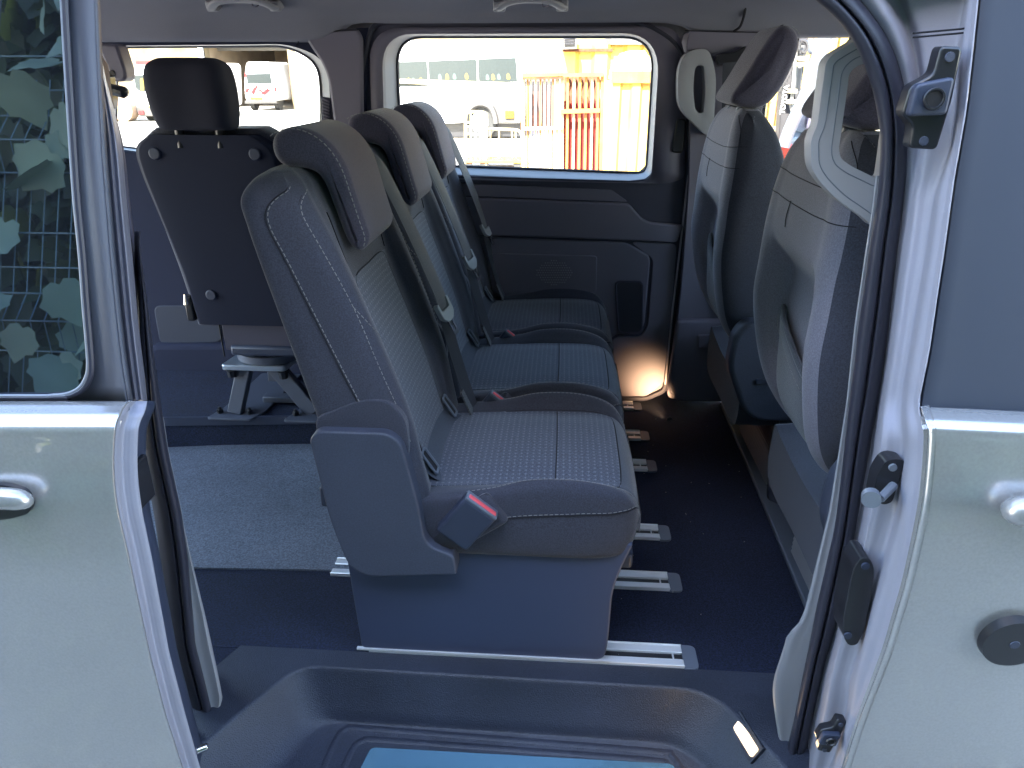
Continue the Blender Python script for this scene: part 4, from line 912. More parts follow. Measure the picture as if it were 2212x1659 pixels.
# things near the rear opening: hanging camera housing and knob on the D pillar
o=vp("rear_housing",*prism(rloop(fx([(212,92),(252,96),(270,150),(272,172),(258,178),(240,174),(228,140),(214,110)],2.30),.012),XZ,2.30,2.36),TRIMD); bev(o,.012,3)
vp("housing_hole",*disc(at(242,160,Y=2.299),(0,-1,0),.011,.002,16),BLACKP,o)
o=vp("rear_hinge",*prism(rloop(fx([(222,160),(232,164),(240,214),(238,238),(230,232)],2.2),.006),XZ,2.2,2.24),BLACKP); bev(o,.004)
o=vp("rear_knob",*tube(curve([at(232,192,Y=2.2),at(252,196,Y=2.2),at(268,200,Y=2.2),at(276,204,Y=2.2)],10),[.016]*4+[.017]*3+[.015,.012,.006],10),BLACKP)
vp("rear_pillar_cloth",*prism(fx([(208,120),(222,140),(236,240),(240,290),(200,290)],1.6),XZ,1.6,1.62),mat("pinkish_trim",(.26,.20,.2),.6))
# ================================================================== behind the camera: mesh fence grown through with ivy, seen only as reflection and shade
LEAF=mat("ivy_leaf",(.035,.055,.024),.5,var=(3,.5))
def translucent(m,col,f):
    n=m.node_tree; b=n.nodes["Principled BSDF"]; o=n.nodes["Material Output"]; t=n.nodes.new("ShaderNodeBsdfTranslucent"); t.inputs[0].default_value=(*col,1)
    x=n.nodes.new("ShaderNodeMixShader"); x.inputs[0].default_value=f; n.links.new(b.outputs[0],x.inputs[1]); n.links.new(t.outputs[0],x.inputs[2]); n.links.new(x.outputs[0],o.inputs[0])
translucent(LEAF,(.30,.34,.06),.35)
def leaves(name,n,xr,yr,zr,size,m,seed,dens=None):
    g=np.random.default_rng(seed); base=np.array([(0,-.40,0),(.13,-.50,.02),(.34,-.42,.04),(.42,-.22,.04),(.56,-.08,.05),(.46,.08,.04),(.44,.22,.04),(.27,.27,.05),(.15,.44,.03),(0,.62,0),(-.15,.44,.03),(-.27,.27,.05),(-.44,.22,.04),(-.46,.08,.04),(-.56,-.08,.05),(-.42,-.22,.04),(-.34,-.42,.04),(-.13,-.50,.02)])
    c=np.stack([g.uniform(*xr,n),yr[0]+(yr[1]-yr[0])*g.beta(1.2,1.2,n),g.uniform(*zr,n)],1)
    if dens is not None:
        k=dens(c,g); c=c[k]; n=len(c)
    s=g.uniform(*size,n); th=g.normal(0,.55,n)+math.pi; tilt=g.normal(.35,.5,n); yaw=g.normal(0,.6,n)
    P=base[None]*s[:,None,None]; x,z,y=P[...,0],P[...,1],P[...,2]      # leaf plane = xz, facing +y
    ct,st=np.cos(th)[:,None],np.sin(th)[:,None]; x,z=x*ct-z*st,x*st+z*ct
    ct,st=np.cos(tilt)[:,None],np.sin(tilt)[:,None]; y,z=y*ct-z*st,y*st+z*ct
    ct,st=np.cos(yaw)[:,None],np.sin(yaw)[:,None]; x,y=x*ct-y*st,x*st+y*ct
    V=np.stack([x,y,z],-1)+c[:,None]; k=len(base)
    me=bpy.data.meshes.new(name); me.vertices.add(n*k); me.vertices.foreach_set("co",V.reshape(-1)); me.loops.add(n*k); me.loops.foreach_set("vertex_index",np.arange(n*k)); me.polygons.add(n); me.polygons.foreach_set("loop_start",np.arange(n)*k); me.polygons.foreach_set("loop_total",np.full(n,k)); me.update(calc_edges=True); me.validate()
    me.materials.append(m); o=bpy.data.objects.new(name,me); COL.objects.link(o); o['kind']='stuff'; return o
leaves("hedge_foliage",66000,(-4.6,3.6),(-2.5,-1.15),(GZ,3.75),(.10,.20),LEAF,3,dens=lambda c,g:(c[:,2]>1.15)|(g.random(len(c))<.33))
leaves("hedge_foliage",620,(-4.5,2.5),(-.66,-.46),(GZ,2.6),(.10,.19),mat("ivy_leaf_lit",(.20,.27,.18),.45,var=(3,.3)),5)  # paler copy of the ivy leaf; depth shade lies in the two colours
WIRE=mat("fence_wire",(.16,.24,.24),.4,metal=.2)
fence=thing("mesh_fence","green welded mesh fence with ivy, behind the photographer, reflected in the dark glass","fence",loc=(-1,-.6,GZ))
fzs=[]
z=GZ+.05; 
def fy(z):
    q=(z-GZ)%.62; return .045*max(0,1-abs(q-.31)/.10) if abs(q-.31)<.10 else 0
zs=np.arange(GZ,GZ+2.5,.1); zs=np.unique(np.round(np.concatenate([zs]+[np.array([GZ+.62*k+.21,GZ+.62*k+.31,GZ+.62*k+.41]) for k in range(4)]),3))
W1=[];W2=[]
for x in np.arange(-4.6,2.6,.05): W1.append(tube([(x,-.6+fy(z),z) for z in zs],.0022,5))
for k in range(5):
    for dz in (.0,.21,.31,.41,.5): W2.append(tube([(-4.6,-.597+fy(GZ+.62*k+dz)+.004,GZ+.62*k+dz),(2.6,-.597+fy(GZ+.62*k+dz)+.004,GZ+.62*k+dz)],.003,5))
o=sp(fence,"vertical_wire",*join(*W1),WIRE); o['kind']='stuff'
o=sp(fence,"horizontal_wire",*join(*W2),WIRE); o['kind']='stuff'
for x in (-4.6,-2.1,.4,2.6): sp(fence,"post",*box(x-.03,x+.03,-.66,-.61,GZ,GZ+2.55),WIRE)
# fallen leaf litter on the shaded strip of ground
g=np.random.default_rng(11); VV=[];FF=[]
for i in range(1500):
    x,y=g.uniform(-3.5,3),g.uniform(-.6,.8); s=g.uniform(.006,.03); a=g.uniform(0,6.3); z0=GZ+.004
    k=len(VV); 
    for q in range(5): VV.append((x+s*math.cos(a+q*1.257)*(1 if q%2 else .6),y+s*math.sin(a+q*1.257)*.8,z0+.004*g.random()))
    FF.append((k,k+1,k+2,k+3,k+4))
o=mk("leaf_litter",VV,FF,mat("litter",(.55,.5,.38),.8,var=(8,.4))); o['kind']='stuff'

# pale fibres and grit caught on the carpet and the step
LP=[]
g=np.random.default_rng(4)
for i in range(46):
    x,y=(g.uniform(.12,.58),g.uniform(1.2,2.4)) if i%2 else (g.uniform(-.9,.45),g.uniform(1.17,1.24) if i%4 else g.uniform(1.45,1.95)); a=g.uniform(0,6.3); L=g.uniform(.001,.006)
    LP.append(cyl((x,y,.0065),(x+L*math.cos(a),y+L*math.sin(a),.0075),.0007,n=4))
o=mk("carpet_lint",*join(*LP),mat("lint",(.35,.34,.32),.9)); o['kind']='stuff'
# ================================================================== the sunny yard beyond
def zw(zx,zy,Y): return at((980+zx/3.253)*.8641,(80+zy/3.253)*.8641,Y=Y)      # door window close-up
def zl(zx,zy,Y): return at((240+zx*.2712)*.8641,(90+zy*.2712)*.8641,Y=Y)      # rear window close-up
def zr(zx,zy,Y): return at((1740+zx*.2411)*.8641,(30+zy*.2411)*.8641,Y=Y)     # cab window close-up
WHITE=mat("white_vehicle_paint",(.8,.8,.8),.35,coat=.5); GLASSD=mat("vehicle_glass",(.025,.03,.03),.3,spec=.15); BUMP=mat("grey_bumper",(.04,.037,.035),.6)
TYRE=mat("tyre",(.025,.025,.025),.8); YEL=mat("yellow_steel",(.50,.33,.06),.5,var=(.8,.18)); YELO=mat("orange_rust_yellow",(.28,.125,.02),.7,var=(6,.4)); RUST=mat("rust",(.10,.028,.010),.9,var=(14,.5)); STONE=mat("pale_stone",(.15,.115,.065),.95,var=(.8,.45),bump=(6,.5,.02))
AMB=mat("amber_lens",(.4,.10,.005),.3); REDV=mat("red_marking",(.22,.006,.008),.4); GREYB=mat("grey_cladding",(.085,.08,.075),.8,var=(.5,.15)); YSEAT=mat("yellow_seat",(.16,.11,.005),.6); TEAL=mat("teal_seat",(.03,.055,.05),.6); CREAM=mat("cream_metal",(.32,.26,.14),.6,var=(5,.25))
def tp(root,name,V,F,m,parent=None,**k): return sp(root,name,V,F,m,parent,**k)
def T3(fn,pts,Y): return [(fn(a,b,Y)[0],fn(a,b,Y)[2]) for a,b in pts]
# --- minibus, side on
YB0=20.5
bus=thing("minibus","long white minibus parked side on, seen through the door window","minibus",loc=(zw(600,800,YB0)[0],YB0+1,GZ))
bd=rloop(T3(zw,[(-790,75),(900,62),(1020,80),(1052,190),(1062,560),(1058,740),(840,745),(820,620),(770,590),(690,575),(640,600),(600,680),(580,740),(-790,790)],YB0),[.1,.1,.4,.3,.1,.1,.05,.2,.2,.2,.2,.2,.05,.1],4)
bev(tp(bus,"body",*prism(bd,XZ,YB0,YB0+2.0),WHITE),.06,3)
for px in ([(40,243),(285,237),(296,438),(50,446)],[(292,236),(686,222),(694,402),(304,414)],[(700,220),(1008,208),(1020,404),(706,416)]):
    w_=tp(bus,"window",*prism(rloop(T3(zw,px,YB0),.03),XZ,YB0-.02,YB0+.01),GLASSD)
    x0,x1=px[0][0],px[1][0]
    for f,mm in ((.25,TEAL),(.4,YSEAT),(.55,TEAL),(.8,YSEAT)):
        xx=x0+(x1-x0)*f; b0=px[3][1]+(px[2][1]-px[3][1])*f
        tp(bus,"seat_shape",*prism(rloop(T3(zw,[(xx-12,b0-20),(xx-14,b0-60),(xx,b0-75),(xx+14,b0-50),(xx+16,b0-20)],YB0),.05,3),XZ,YB0-.028,YB0-.018),mm,w_)
bev(tp(bus,"rear_cladding",*prism(rloop(T3(zw,[(800,590),(1056,572),(1060,735),(850,742),(845,650)],YB0),.06),XZ,YB0-.05,YB0+.02),BUMP),.02)
P=[zw(a,b,YB0-.02) for a,b in curve([(595,740),(600,680),(640,610),(700,580),(760,585),(810,620),(838,690),(845,745)],24)]
tp(bus,"wheel_arch",*tube(P,.10,6),BUMP)
c=zw(715,735,YB0+.1); wh=tp(bus,"wheel",*cyl(c+[0,-.05,0],c+[0,.3,0],.44,n=24),TYRE); tp(bus,"hub",*cyl(c+[0,-.08,0],c+[0,-.04,0],.25,n=18),STEEL,wh)
c=zw(-500,770,YB0+.1); wh=tp(bus,"wheel",*cyl(c+[0,-.05,0],c+[0,.3,0],.44,n=24),TYRE)
tp(bus,"side_lamp",*obox(zw(955,672,YB0-.08),(.11,0,0),(0,.03,0),(0,0,.09)),AMB)
tp(bus,"door_rail",*obox(zw(540,415,YB0-.05),(2.1*zw(1,0,YB0)[0]*0+1.75,0,-.05),(0,.03,0),(0,0,.055)),CREAM)
tp(bus,"under_shadow",*prism(T3(zw,[(-780,760),(1050,740),(1050,850),(-780,860)],YB0+.3),XZ,YB0+.3,YB0+1.6),BLACKP)  # black block stands for the shadow beneath the bus
# --- wall behind, palisade fence, louvred box
wall=thing("stone_wall","pale stone building wall above the palisade fence","wall",loc=(zw(1200,300,30)[0],30,GZ))
tp(wall,"masonry",*box(-7,9,29,30,GZ,6.5),STONE)
tree=leaves("far_greenery",1500,(-6,0),(31,34),(5.2,7.5),(.4,.9),LEAF,8)
PAL=mat("galvanised",(.045,.047,.05),.5)
pf=thing("palisade_fence","grey palisade security fence beside the yellow container","fence",loc=(zw(1220,260,24)[0],24,GZ))
for k in range(17):
    a=zw(1085+k*17.5,205,24); tp(pf,"pale",*prism([(a[0]-.035,GZ),(a[0]+.035,GZ),(a[0]+.035,a[2]-.1),(a[0],a[2]),(a[0]-.035,a[2]-.1)],XZ,23.98,24.02),PAL)
for yy in (290,420): 
    a,b=zw(1075,yy+10,24.04),zw(1380,yy,24.04); tp(pf,"rail",*tube([a,b],.04,6),PAL)
lv=thing("louvred_vent","grey louvred vent box at the top of the yellow container","vent",loc=(zw(1440,80,15)[0],15,zw(1440,130,15)[2]))
tp(lv,"housing",*prism(T3(zw,[(1385,20),(1502,20),(1504,135),(1388,140)],15),XZ,15,15.4),GREYB)
for k in range(4): 
    a,b=zw(1402,42+k*19,14.98),zw(1486,38+k*19,14.98); tp(lv,"slat",*tube([a,b],.028,5),BLACKP)
# --- yellow containers with real corrugation
def corrug(x0,x1,z0,z1,Y,p,d):
    V=[];F=[];x=x0;pts=[]
    while x<x1:
        pts+= [(x,Y),(x+p*.38,Y),(x+p*.5,Y+d),(x+p*.88,Y+d)]; x+=p
    for a,b in pts: V+=[(a,b,z0),(a,b,z1)]
    for i in range(len(pts)-1): F.append((2*i,2*i+2,2*i+3,2*i+1))
    return V,F
Yc=15.5
ca=thing("shipping_container","tall yellow corrugated container with a grey roof band, behind the rusty cage","container","yellow containers",loc=(zw(1700,500,Yc)[0],Yc+1,GZ))
x0=zw(1390,300,Yc)[0]; x1=x0+5.2
tp(ca,"side_panel",*corrug(x0,x1,GZ,zw(1600,100,Yc)[2],Yc,.62,.10),YEL,smooth=10)
tp(ca,"core",*box(x0+.02,x1,Yc+.12,Yc+2.2,GZ,zw(1600,100,Yc)[2]),YEL)
tp(ca,"roof_band",*box(x0+.9,x1,Yc-.12,Yc+2.2,zw(1600,104,Yc)[2],zw(1600,-40,Yc)[2]),GREYB)
tp(ca,"top_rail",*box(x0-.02,x0+.95,Yc-.06,Yc+.06,zw(1450,160,Yc)[2],zw(1450,135,Yc)[2]),RUST)
Yd=10.5
cb=thing("shipping_container","low cream and yellow corrugated container nearest the front of the van, under a white sheet","container","yellow containers",loc=(zw(1950,700,Yd)[0],Yd+1,GZ))
x0=zw(1790,500,Yd)[0]; x1=x0+1.75; zt=zw(1900,395,Yd)[2]
tp(cb,"side_panel",*corrug(x0,x1,GZ,zt-.03,Yd,.27,.05),mat("cream_yellow",(.5,.32,.06),.6,var=(2,.3)),smooth=10)
tp(cb,"top_rail",*box(x0-.02,x1,Yd-.05,Yd+.05,zt-.03,zt+.12),YELO)
tp(cb,"core",*box(x0+.01,x1,Yd+.06,Yd+2,GZ,zt-.02),YEL)
o=tp(cb,"white_sheet",*prism(T3(zw,[(1800,385),(1815,300),(1905,160),(2050,150),(2120,260),(2130,385)],Yd),XZ,Yd-.04,Yd+1.2),WHITE)
# --- rusty cage of upright bars
Ye=8.0
cg=thing("rusty_cage","rusty yellow cage of upright steel bars with a red panel, in front of the containers","cage",loc=(zw(1400,700,Ye)[0],Ye+.3,GZ))
def bar(zx,top,bot,wd,m,Y=Ye,nm="cage_bar"):
    a,b=zw(zx,top,Y),zw(zx,bot,Y); b=np.array([b[0],Y,GZ+.12]) if bot>1000 else b
    return tp(cg,nm,*obox((a+b)/2,(a-b)/2,(wd,0,0),(0,wd*.7,0)),m)
for k,zx in enumerate((1070,1103,1128,1168,1208,1240,1276,1310)): bar(zx,375+(k%2)*6,1100,.009 if k else .016,(CREAM,YELO,CREAM)[k%3])
for k,zx in enumerate((1345,1385)): bar(zx,355,1100,.018,CREAM)
for k,zx in enumerate((1430,1482,1530,1580,1630,1678)): bar(zx,360,1100,.0125,(YELO,CREAM,YELO)[k%3])
bar(1712,345,1100,.017,YELO,nm="corner_post"); bar(1060,380,1100,.012,YELO,nm="corner_post")
for y0,(a,b),m,wd in ((348,(1060,1720),YELO,.018),(372,(1060,1390),RUST,.012),(640,(1370,1690),YELO,.02),(780,(1060,1390),CREAM,.015)):
    p,q=zw(a,y0+6,Ye-.05),zw(b,y0-2,Ye-.05); tp(cg,"cross_rail",*obox((p+q)/2,(q-p)/2,(0,.02,0),(0,0,wd)),m)
tp(cg,"red_panel",*prism(T3(zw,[(1395,560),(1700,560),(1700,1180),(1395,1180)],Ye+.12),XZ,Ye+.12,Ye+.14),mat("red_oxide",(.15,.006,.003),.8,var=(7,.4)))
tp(cg,"dark_back",*prism(T3(zw,[(1400,360),(1690,360),(1690,565),(1400,565)],Ye+.5),XZ,Ye+.5,Ye+.52),RUST)
for k in range(6):
    P=curve([zw(1440+k*48,380,Ye+.05),zw(1452+k*48,430,Ye+.05),zw(1430+k*48,500,Ye+.05),zw(1450+k*48,580,Ye+.05)],12); tp(cg,"bent_strap",*tube(P,.016,5),RUST)
for zx in (1085,1115,1148,1188,1224,1258,1293): bar(zx,400,1100,.004,RUST,Ye+.06,"thin_rod")
tp(cg,"cage_base",*box(zw(1060,0,Ye)[0],zw(1715,0,Ye)[0],Ye-.04,Ye+.6,GZ,GZ+.12),RUST)
# --- platform trolley
Yt=14.2
tr_=thing("platform_trolley","cream tubular platform trolley standing in front of the minibus wheel","trolley",loc=(zw(820,1080,Yt)[0],Yt,GZ))
P=[zw(a,b,Yt) for a,b in curve([(600,1070),(598,860),(600,690),(620,655),(690,650),(755,660),(768,700),(766,880),(764,1080)],40)]
tp(tr_,"upright_frame",*tube(P,.028,7),CREAM)
for y in (735,770,830): tp(tr_,"frame_bar",*tube([zw(600,y,Yt),zw(768,y+6,Yt)],.02,6),CREAM)
for x in (640,680,720,745): tp(tr_,"frame_bar",*tube([zw(x,660,Yt),zw(x,1070,Yt)],.016,6),CREAM)
P=[zw(a,b,Yt+.3) for a,b in curve([(765,790),(900,792),(1010,798),(1045,820),(1058,870),(1060,1050)],30)]
tp(tr_,"side_rail",*tube(P,.028,7),CREAM)
for x in (800,870,975,1005): tp(tr_,"rail_post",*tube([zw(x,795,Yt+.3),zw(x+5,1040,Yt+.3)],.016,6),CREAM)
a,b=zw(595,1040,Yt),zw(1065,1050,Yt); bev(tp(tr_,"deck",*box(a[0],b[0],Yt-.05,Yt+.6,b[2]-.04,b[2]+.02),YELO),.01)
for x in (620,750,1020):
    c=zw(x,1075,Yt); tp(tr_,"castor",*cyl((c[0],Yt-.02,GZ+.08),(c[0],Yt+.04,GZ+.08),.08,n=14),TYRE)
# --- left: stone building with a deep dark doorway, vehicles
Yw=36
b1=thing("stone_depot","pale stone depot with a deep shaded opening, beyond the single rear seat","building",loc=(zl(900,300,Yw)[0],Yw+3,GZ))
xl,xr=zl(1030,400,Yw)[0],zl(1790,400,Yw)[0]; zt=7.5
tp(b1,"wall",*join(box(-34,xl,Yw,Yw+.6,GZ,zt),box(xr,8,Yw,Yw+.6,GZ,zt),box(xl,xr,Yw,Yw+.6,zl(1400,60,Yw)[2],zt)),STONE)
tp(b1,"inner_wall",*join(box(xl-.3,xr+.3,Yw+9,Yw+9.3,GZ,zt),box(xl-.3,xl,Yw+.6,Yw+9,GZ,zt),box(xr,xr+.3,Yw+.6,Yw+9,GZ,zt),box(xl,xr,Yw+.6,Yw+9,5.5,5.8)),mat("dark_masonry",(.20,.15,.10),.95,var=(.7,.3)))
tp(b1,"door_jamb",*box(xl-.25,xl,Yw-.06,Yw+.1,GZ,zt),WHITE)
tp(b1,"lintel_beam",*box(xl,xr,Yw+1.5,Yw+1.7,zl(1400,150,Yw)[2]+.1,zl(1400,150,Yw)[2]+.35),GREYB)
Yv=34.6
wv2=thing("ambulance_van","white high-roof van seen from the rear with red chevrons, parked at the shaded opening","van","parked white vans",loc=(zl(1510,620,Yv)[0],Yv+1.5,GZ))
bev(tp(wv2,"body",*prism(rloop(T3(zl,[(1385,240),(1590,238),(1640,400),(1665,500),(1672,600),(1382,600),(1368,500),(1370,350)],Yv),.12),XZ,Yv,Yv+4.5),WHITE),.05)
tp(wv2,"rear_window",*prism(rloop(T3(zl,[(1388,350),(1608,345),(1622,436),(1394,440)],Yv),.05),XZ,Yv-.03,Yv+.01),GLASSD)
for px in ([(1430,520),(1460,470),(1490,470),(1455,540)],[(1520,530),(1580,480),(1610,500),(1560,545)],[(1378,480),(1420,482),(1400,520),(1378,522)],[(1500,480),(1545,515),(1520,518),(1498,500)],[(1460,455),(1490,455),(1480,475)],[(1640,470),(1662,474),(1664,515),(1646,512)],[(1372,340),(1386,342),(1388,380),(1374,378)]):
    tp(wv2,"red_chevron",*prism(T3(zl,px,Yv),XZ,Yv-.03,Yv+.01),REDV)
tp(wv2,"number_plate",*prism(T3(zl,[(1425,560),(1535,562),(1535,590),(1425,588)],Yv),XZ,Yv-.04,Yv+.01),YSEAT)
bev(tp(wv2,"bumper",*prism(T3(zl,[(1380,595),(1675,595),(1678,622),(1380,625)],Yv),XZ,Yv-.12,Yv+.1),BUMP),.02)
for zx in (1415,1640): c=zl(zx,640,Yv); tp(wv2,"wheel",*cyl((c[0]-.1,Yv+.6,GZ+.35),(c[0]+.1,Yv+.6,GZ+.35),.35,n=18),TYRE)
Ym=27
mb=thing("minibus","white minibus seen from the rear with a yellow plate, left of the rear seat's headrest","minibus",loc=(zl(500,760,Ym)[0],Ym+1.5,GZ))
bev(tp(mb,"body",*prism(rloop(T3(zl,[(350,262),(420,240),(800,240),(830,700),(400,710),(355,650),(338,420)],Ym),.2),XZ,Ym,Ym+5),WHITE),.06)
tp(mb,"rear_window",*prism(rloop(T3(zl,[(346,362),(560,352),(560,506),(400,510),(368,480)],Ym),.06),XZ,Ym-.03,Ym+.01),GLASSD)
tp(mb,"seat_shape",*prism(rloop(T3(zl,[(412,390),(445,388),(450,505),(418,506)],Ym),.06),XZ,Ym-.045,Ym-.02),YSEAT)
tp(mb,"number_plate",*prism(T3(zl,[(426,648),(530,645),(530,684),(428,688)],Ym),XZ,Ym-.05,Ym+.01),YSEAT)
bev(tp(mb,"bumper",*prism(T3(zl,[(368,648),(420,652),(830,690),(830,735),(415,742),(380,690)],Ym),XZ,Ym-.1,Ym+.2),BUMP),.03)
tp(mb,"tail_lamp",*obox(zl(420,706,Ym-.12),(.09,0,0),(0,.02,0),(0,0,.06)),REDV)
tp(mb,"roof_beacon",*obox(zl(468,246,Ym),(.35,0,0),(0,.1,0),(0,0,.06)),REDV)
for zx in (445,740): c=zl(zx,745,Ym); tp(mb,"wheel",*cyl((c[0]-.12,Ym+.6,GZ+.36),(c[0]+.12,Ym+.6,GZ+.36),.36,n=18),TYRE)
dg=thing("small_dumper","brown site dumper with lugged tyres beside the rear minibus","dumper",loc=(zl(230,770,Ym)[0],Ym,GZ))
DB=mat("dumper_brown",(.16,.085,.03),.8,var=(3,.4))
bev(tp(dg,"skip",*prism(rloop(T3(zl,[(150,620),(320,625),(325,700),(215,720),(150,700)],Ym),.08),XZ,Ym-.2,Ym+1),DB),.04)
for zx in (190,300): c=zl(zx,742,Ym); tp(dg,"wheel",*cyl((c[0]-.02,Ym-.35,GZ+.42),(c[0],Ym+.1,GZ+.42),.42,n=18),mat("muddy_tyre",(.22,.15,.10),.95))
tp(dg,"roll_bar",*tube([zl(180,620,Ym),zl(185,585,Ym),zl(260,615,Ym),zl(310,590,Ym)],.05,6),BUMP)
cr_=thing("grey_car","front corner of a grey car behind the rear pillar","car",loc=(zl(2000,760,22)[0],23,GZ))
bev(tp(cr_,"body",*prism(rloop(T3(zl,[(1860,690),(1900,650),(1980,570),(2060,490),(2300,470),(2400,800),(1860,800)],22),.15),XZ,22,23.7),mat("car_grey",(.16,.165,.17),.35,metal=.2,coat=.6)),.05)
tp(cr_,"window",*prism(rloop(T3(zl,[(1990,580),(2060,505),(2250,490),(2250,580)],22),.06),XZ,21.97,22.01),GLASSD)
tp(cr_,"headlamp",*prism(rloop(T3(zl,[(1900,640),(1945,600),(1925,650)],22),.02,3),XZ,21.96,22.01),GLASSD)
c=zl(2010,800,22); tp(cr_,"wheel",*cyl((c[0],21.95,GZ+.33),(c[0],22.2,GZ+.33),.33,n=20),TYRE)
lp_=thing("white_gatepost","tall white gatepost standing right of the shaded opening","post",loc=(zl(1830,600,32)[0],32,GZ))
bev(tp(lp_,"post",*box(zl(1815,0,32)[0],zl(1850,0,32)[0],32,32.3,GZ,6),WHITE),.02)
# --- right: forklift close to the cab window, yellow container behind
Yk=8.5
cc_=thing("shipping_container","yellow panelled container behind the forklift mast","container","yellow containers",loc=(zr(1000,700,Yk)[0],Yk+1,GZ))
xs_=[zr(q,700,Yk)[0] for q in (560,690,790,880,1000,1160,1260,1420,1560,1700,1850,2000)]
for i in range(len(xs_)-1): bev(tp(cc_,"panel",*box(xs_[i]+.012,xs_[i+1]-.012,Yk,Yk+.05,GZ,zr(1000,440,Yk)[2]+.25),YEL),.008)
tp(cc_,"core",*box(xs_[0],xs_[-1],Yk+.05,Yk+2.2,GZ,zr(1000,440,Yk)[2]+.2),mat("brown_gap",(.06,.022,.005),.8))
bw=thing("board_wall","cream boarded wall above the container behind the forklift","wall",loc=(zr(1100,100,11)[0],11,GZ))
xq=zr(900,150,11)[0]; 
for k in range(13): bev(tp(bw,"board",*box(xq+k*.20,xq+k*.20+.19,11,11.05,GZ,4.2),mat("cream_board",(.30,.24,.13),.8,var=(2,.15))),.006)
tp(bw,"beam",*box(xq-.2,xq+3,10.8,10.98,zr(1100,285,11)[2],zr(1100,232,11)[2]),GREYB)
Yf2=5.2
fk=thing("forklift","red and grey forklift with a dark mast and overhead guard, close outside the cab window","forklift",loc=(zr(1300,1400,Yf2)[0],Yf2+.6,GZ))
MAST=mat("mast_steel",(.022,.02,.022),.55,var=(6,.5))
def beam(nm,a,b,wd,m,dp=.05,Y=Yf2):
    a,b=zr(*a,Y),zr(*b,Y); d=(b-a)/2; s=np.array([d[2],0,-d[0]]); s=s/np.linalg.norm(s)*wd; return bev(tp(fk,nm,*obox((a+b)/2,d,s,(0,dp,0)),m),.006)
beam("mast_rail",(985,230),(905,1330),.045,MAST); beam("mast_rail",(1080,240),(985,1250),.026,mat("mast_grey",(.06,.055,.055),.5,var=(8,.4)),.03,Yf2+.08); beam("mast_rail",(1125,250),(1030,900),.020,MAST,.03,Yf2+.1)
for z0 in (300,520,860,1080): 
    a,b=zr(955,z0,Yf2-.03),zr(1140-(z0-300)*.08,z0+4,Yf2-.03); tp(fk,"mast_cross",*obox((a+b)/2,(b-a)/2,(0,.02,0),(0,0,.02)),MAST)
P=curve([zr(a,b,Yf2-.08) for a,b in ((1080,430),(1065,370),(1090,300),(1140,310),(1155,370),(1120,420),(1090,400))],30); tp(fk,"hydraulic_hose",*tube(P,.010,6),MAST)
P=curve([zr(a,b,Yf2-.08) for a,b in ((1040,300),(1020,600),(1000,850),(985,950),(1010,1060),(1040,1100))],30); tp(fk,"hydraulic_hose",*tube(P,.012,6),mat("hose_pale",(.14,.13,.12),.5))
for a,b in ((1090,480),(1085,540),(1000,820),(985,930)): tp(fk,"hose_clamp",*obox(zr(a,b,Yf2-.1),(.025,0,0),(0,.02,0),(0,0,.012)),CREAM)
GUARD=mat("pale_guard",(.075,.08,.095),.4,coat=.3)
P=curve([zr(a,b,Yf2-.3) for a,b in ((905,1400),(960,1240),(1060,1020),(1160,800),(1240,540),(1300,350),(1380,220),(1500,130),(1700,80),(2000,60))],50)
tp(fk,"overhead_guard",*tube(P,.05,10,flat=(.04,.045),up=(.8,0,.6)),GUARD)
P=curve([zr(a,b,Yf2+.55) for a,b in ((1000,1300),(1090,1080),(1180,850),(1270,560),(1340,380),(1420,260))],40); tp(fk,"guard_pillar",*tube(P,.03,8),GUARD)
o=tp(fk,"guard_top",*prism(rloop(T3(zr,[(1165,300),(1220,272),(1310,290),(1330,330),(1270,440),(1160,440)],Yf2+.3),.04),XZ,Yf2+.3,Yf2+.5),mat("smoke_screen",(.06,.065,.08),.3)); bev(o,.02)
o=tp(fk,"driver_seat",*prism(rloop(T3(zr,[(1160,1020),(1250,900),(1420,940),(1450,1280),(1200,1290),(1125,1220),(1110,1120)],Yf2+.1),.06),XZ,Yf2+.05,Yf2+.45),FABL); bev(o,.05,3)
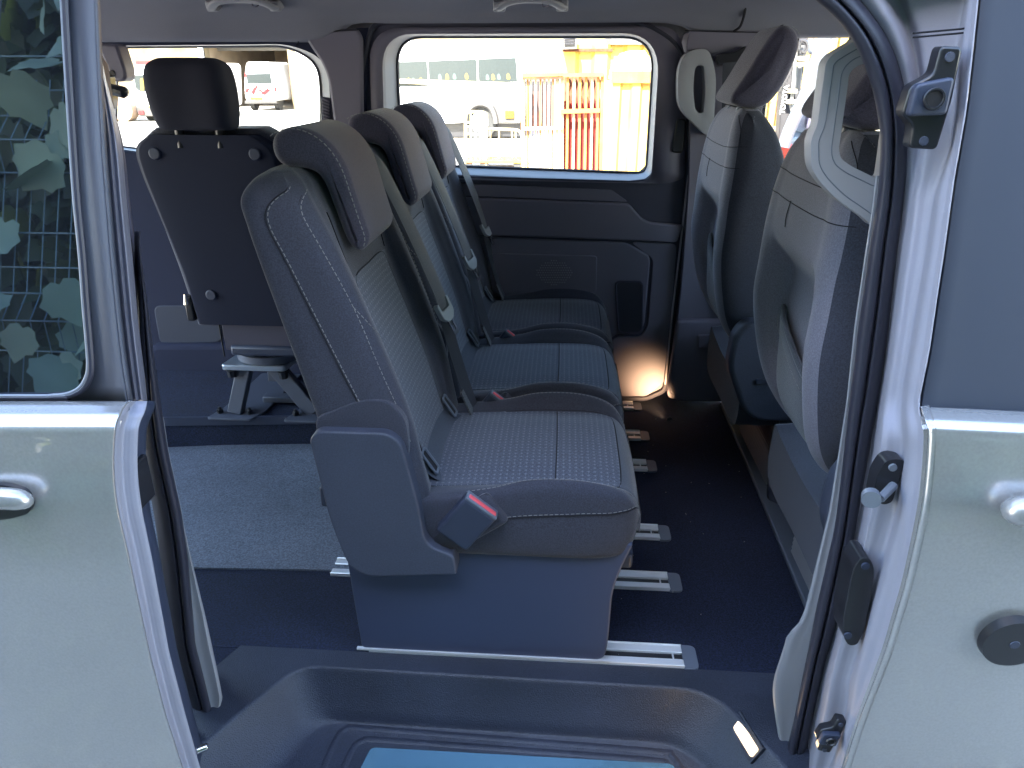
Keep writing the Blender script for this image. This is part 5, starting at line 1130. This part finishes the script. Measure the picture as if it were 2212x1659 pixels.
o=tp(fk,"body",*prism(rloop(T3(zr,[(880,1370),(1000,1290),(1160,1310),(1800,1280),(2400,1300),(2400,2300),(820,2300),(830,1400)],Yf2-.1),.08),XZ,Yf2-.1,Yf2+1.0),mat("pale_bodywork",(.12,.14,.16),.4,coat=.4)); bev(o,.03)
ORG=mat("forklift_red",(.35,.018,.004),.4,coat=.5)
o=tp(fk,"red_cowl",*prism(rloop(T3(zr,[(800,1385),(860,1350),(1000,1345),(1010,2200),(780,2200)],Yf2-.16),.05),XZ,Yf2-.2,Yf2),ORG); bev(o,.02)
o=tp(fk,"red_counterweight",*prism(rloop(T3(zr,[(1790,1510),(1845,1340),(2350,1330),(2350,2300),(1790,2300)],Yf2-.16),.05),XZ,Yf2-.25,Yf2),ORG); bev(o,.02)
tp(fk,"lever_knob",*cyl(zr(1850,1500,Yf2-.35),zr(1910,1490,Yf2-.35),.03,n=10),WHITE)
def text(root,s,loc,size,rot,m,nm,parent=None):
    c=bpy.data.curves.new(nm,'FONT'); c.body=s; c.size=size; c.extrude=.002; c.align_x='CENTER'; c.align_y='CENTER'
    o=bpy.data.objects.new(nm,c); COL.objects.link(o); dg_=bpy.context.evaluated_depsgraph_get(); me=bpy.data.meshes.new_from_object(o.evaluated_get(dg_)); bpy.data.objects.remove(o)
    o=bpy.data.objects.new(nm,me); COL.objects.link(o); me.materials.clear(); me.materials.append(m); o.parent=parent or root
    o.location=Vector(loc)-root.location; o.rotation_euler=rot; return o
TXT=mat("white_lettering",(.85,.85,.85),.5)
a,b=zr(893,1060,Yf2-.06),zr(945,760,Yf2-.06); an=math.atan2(b[2]-a[2],b[0]-a[0]); c=(a+b)/2
text(fk,"TOYOTA",(c[0],Yf2-.055,c[2]),np.linalg.norm(b-a)/4.1*1.0,(R(90),-an,0),TXT,"mast_lettering")
a,b=zr(930,720,Yf2-.06),zr(955,600,Yf2-.06); an=math.atan2(b[2]-a[2],b[0]-a[0]); c=(a+b)/2
c=zr(1710,1440,Yf2-.12); text(fk,"35",(c[0],Yf2-.105,c[2]),.13,(R(90),0,0),TXT,"body_number")
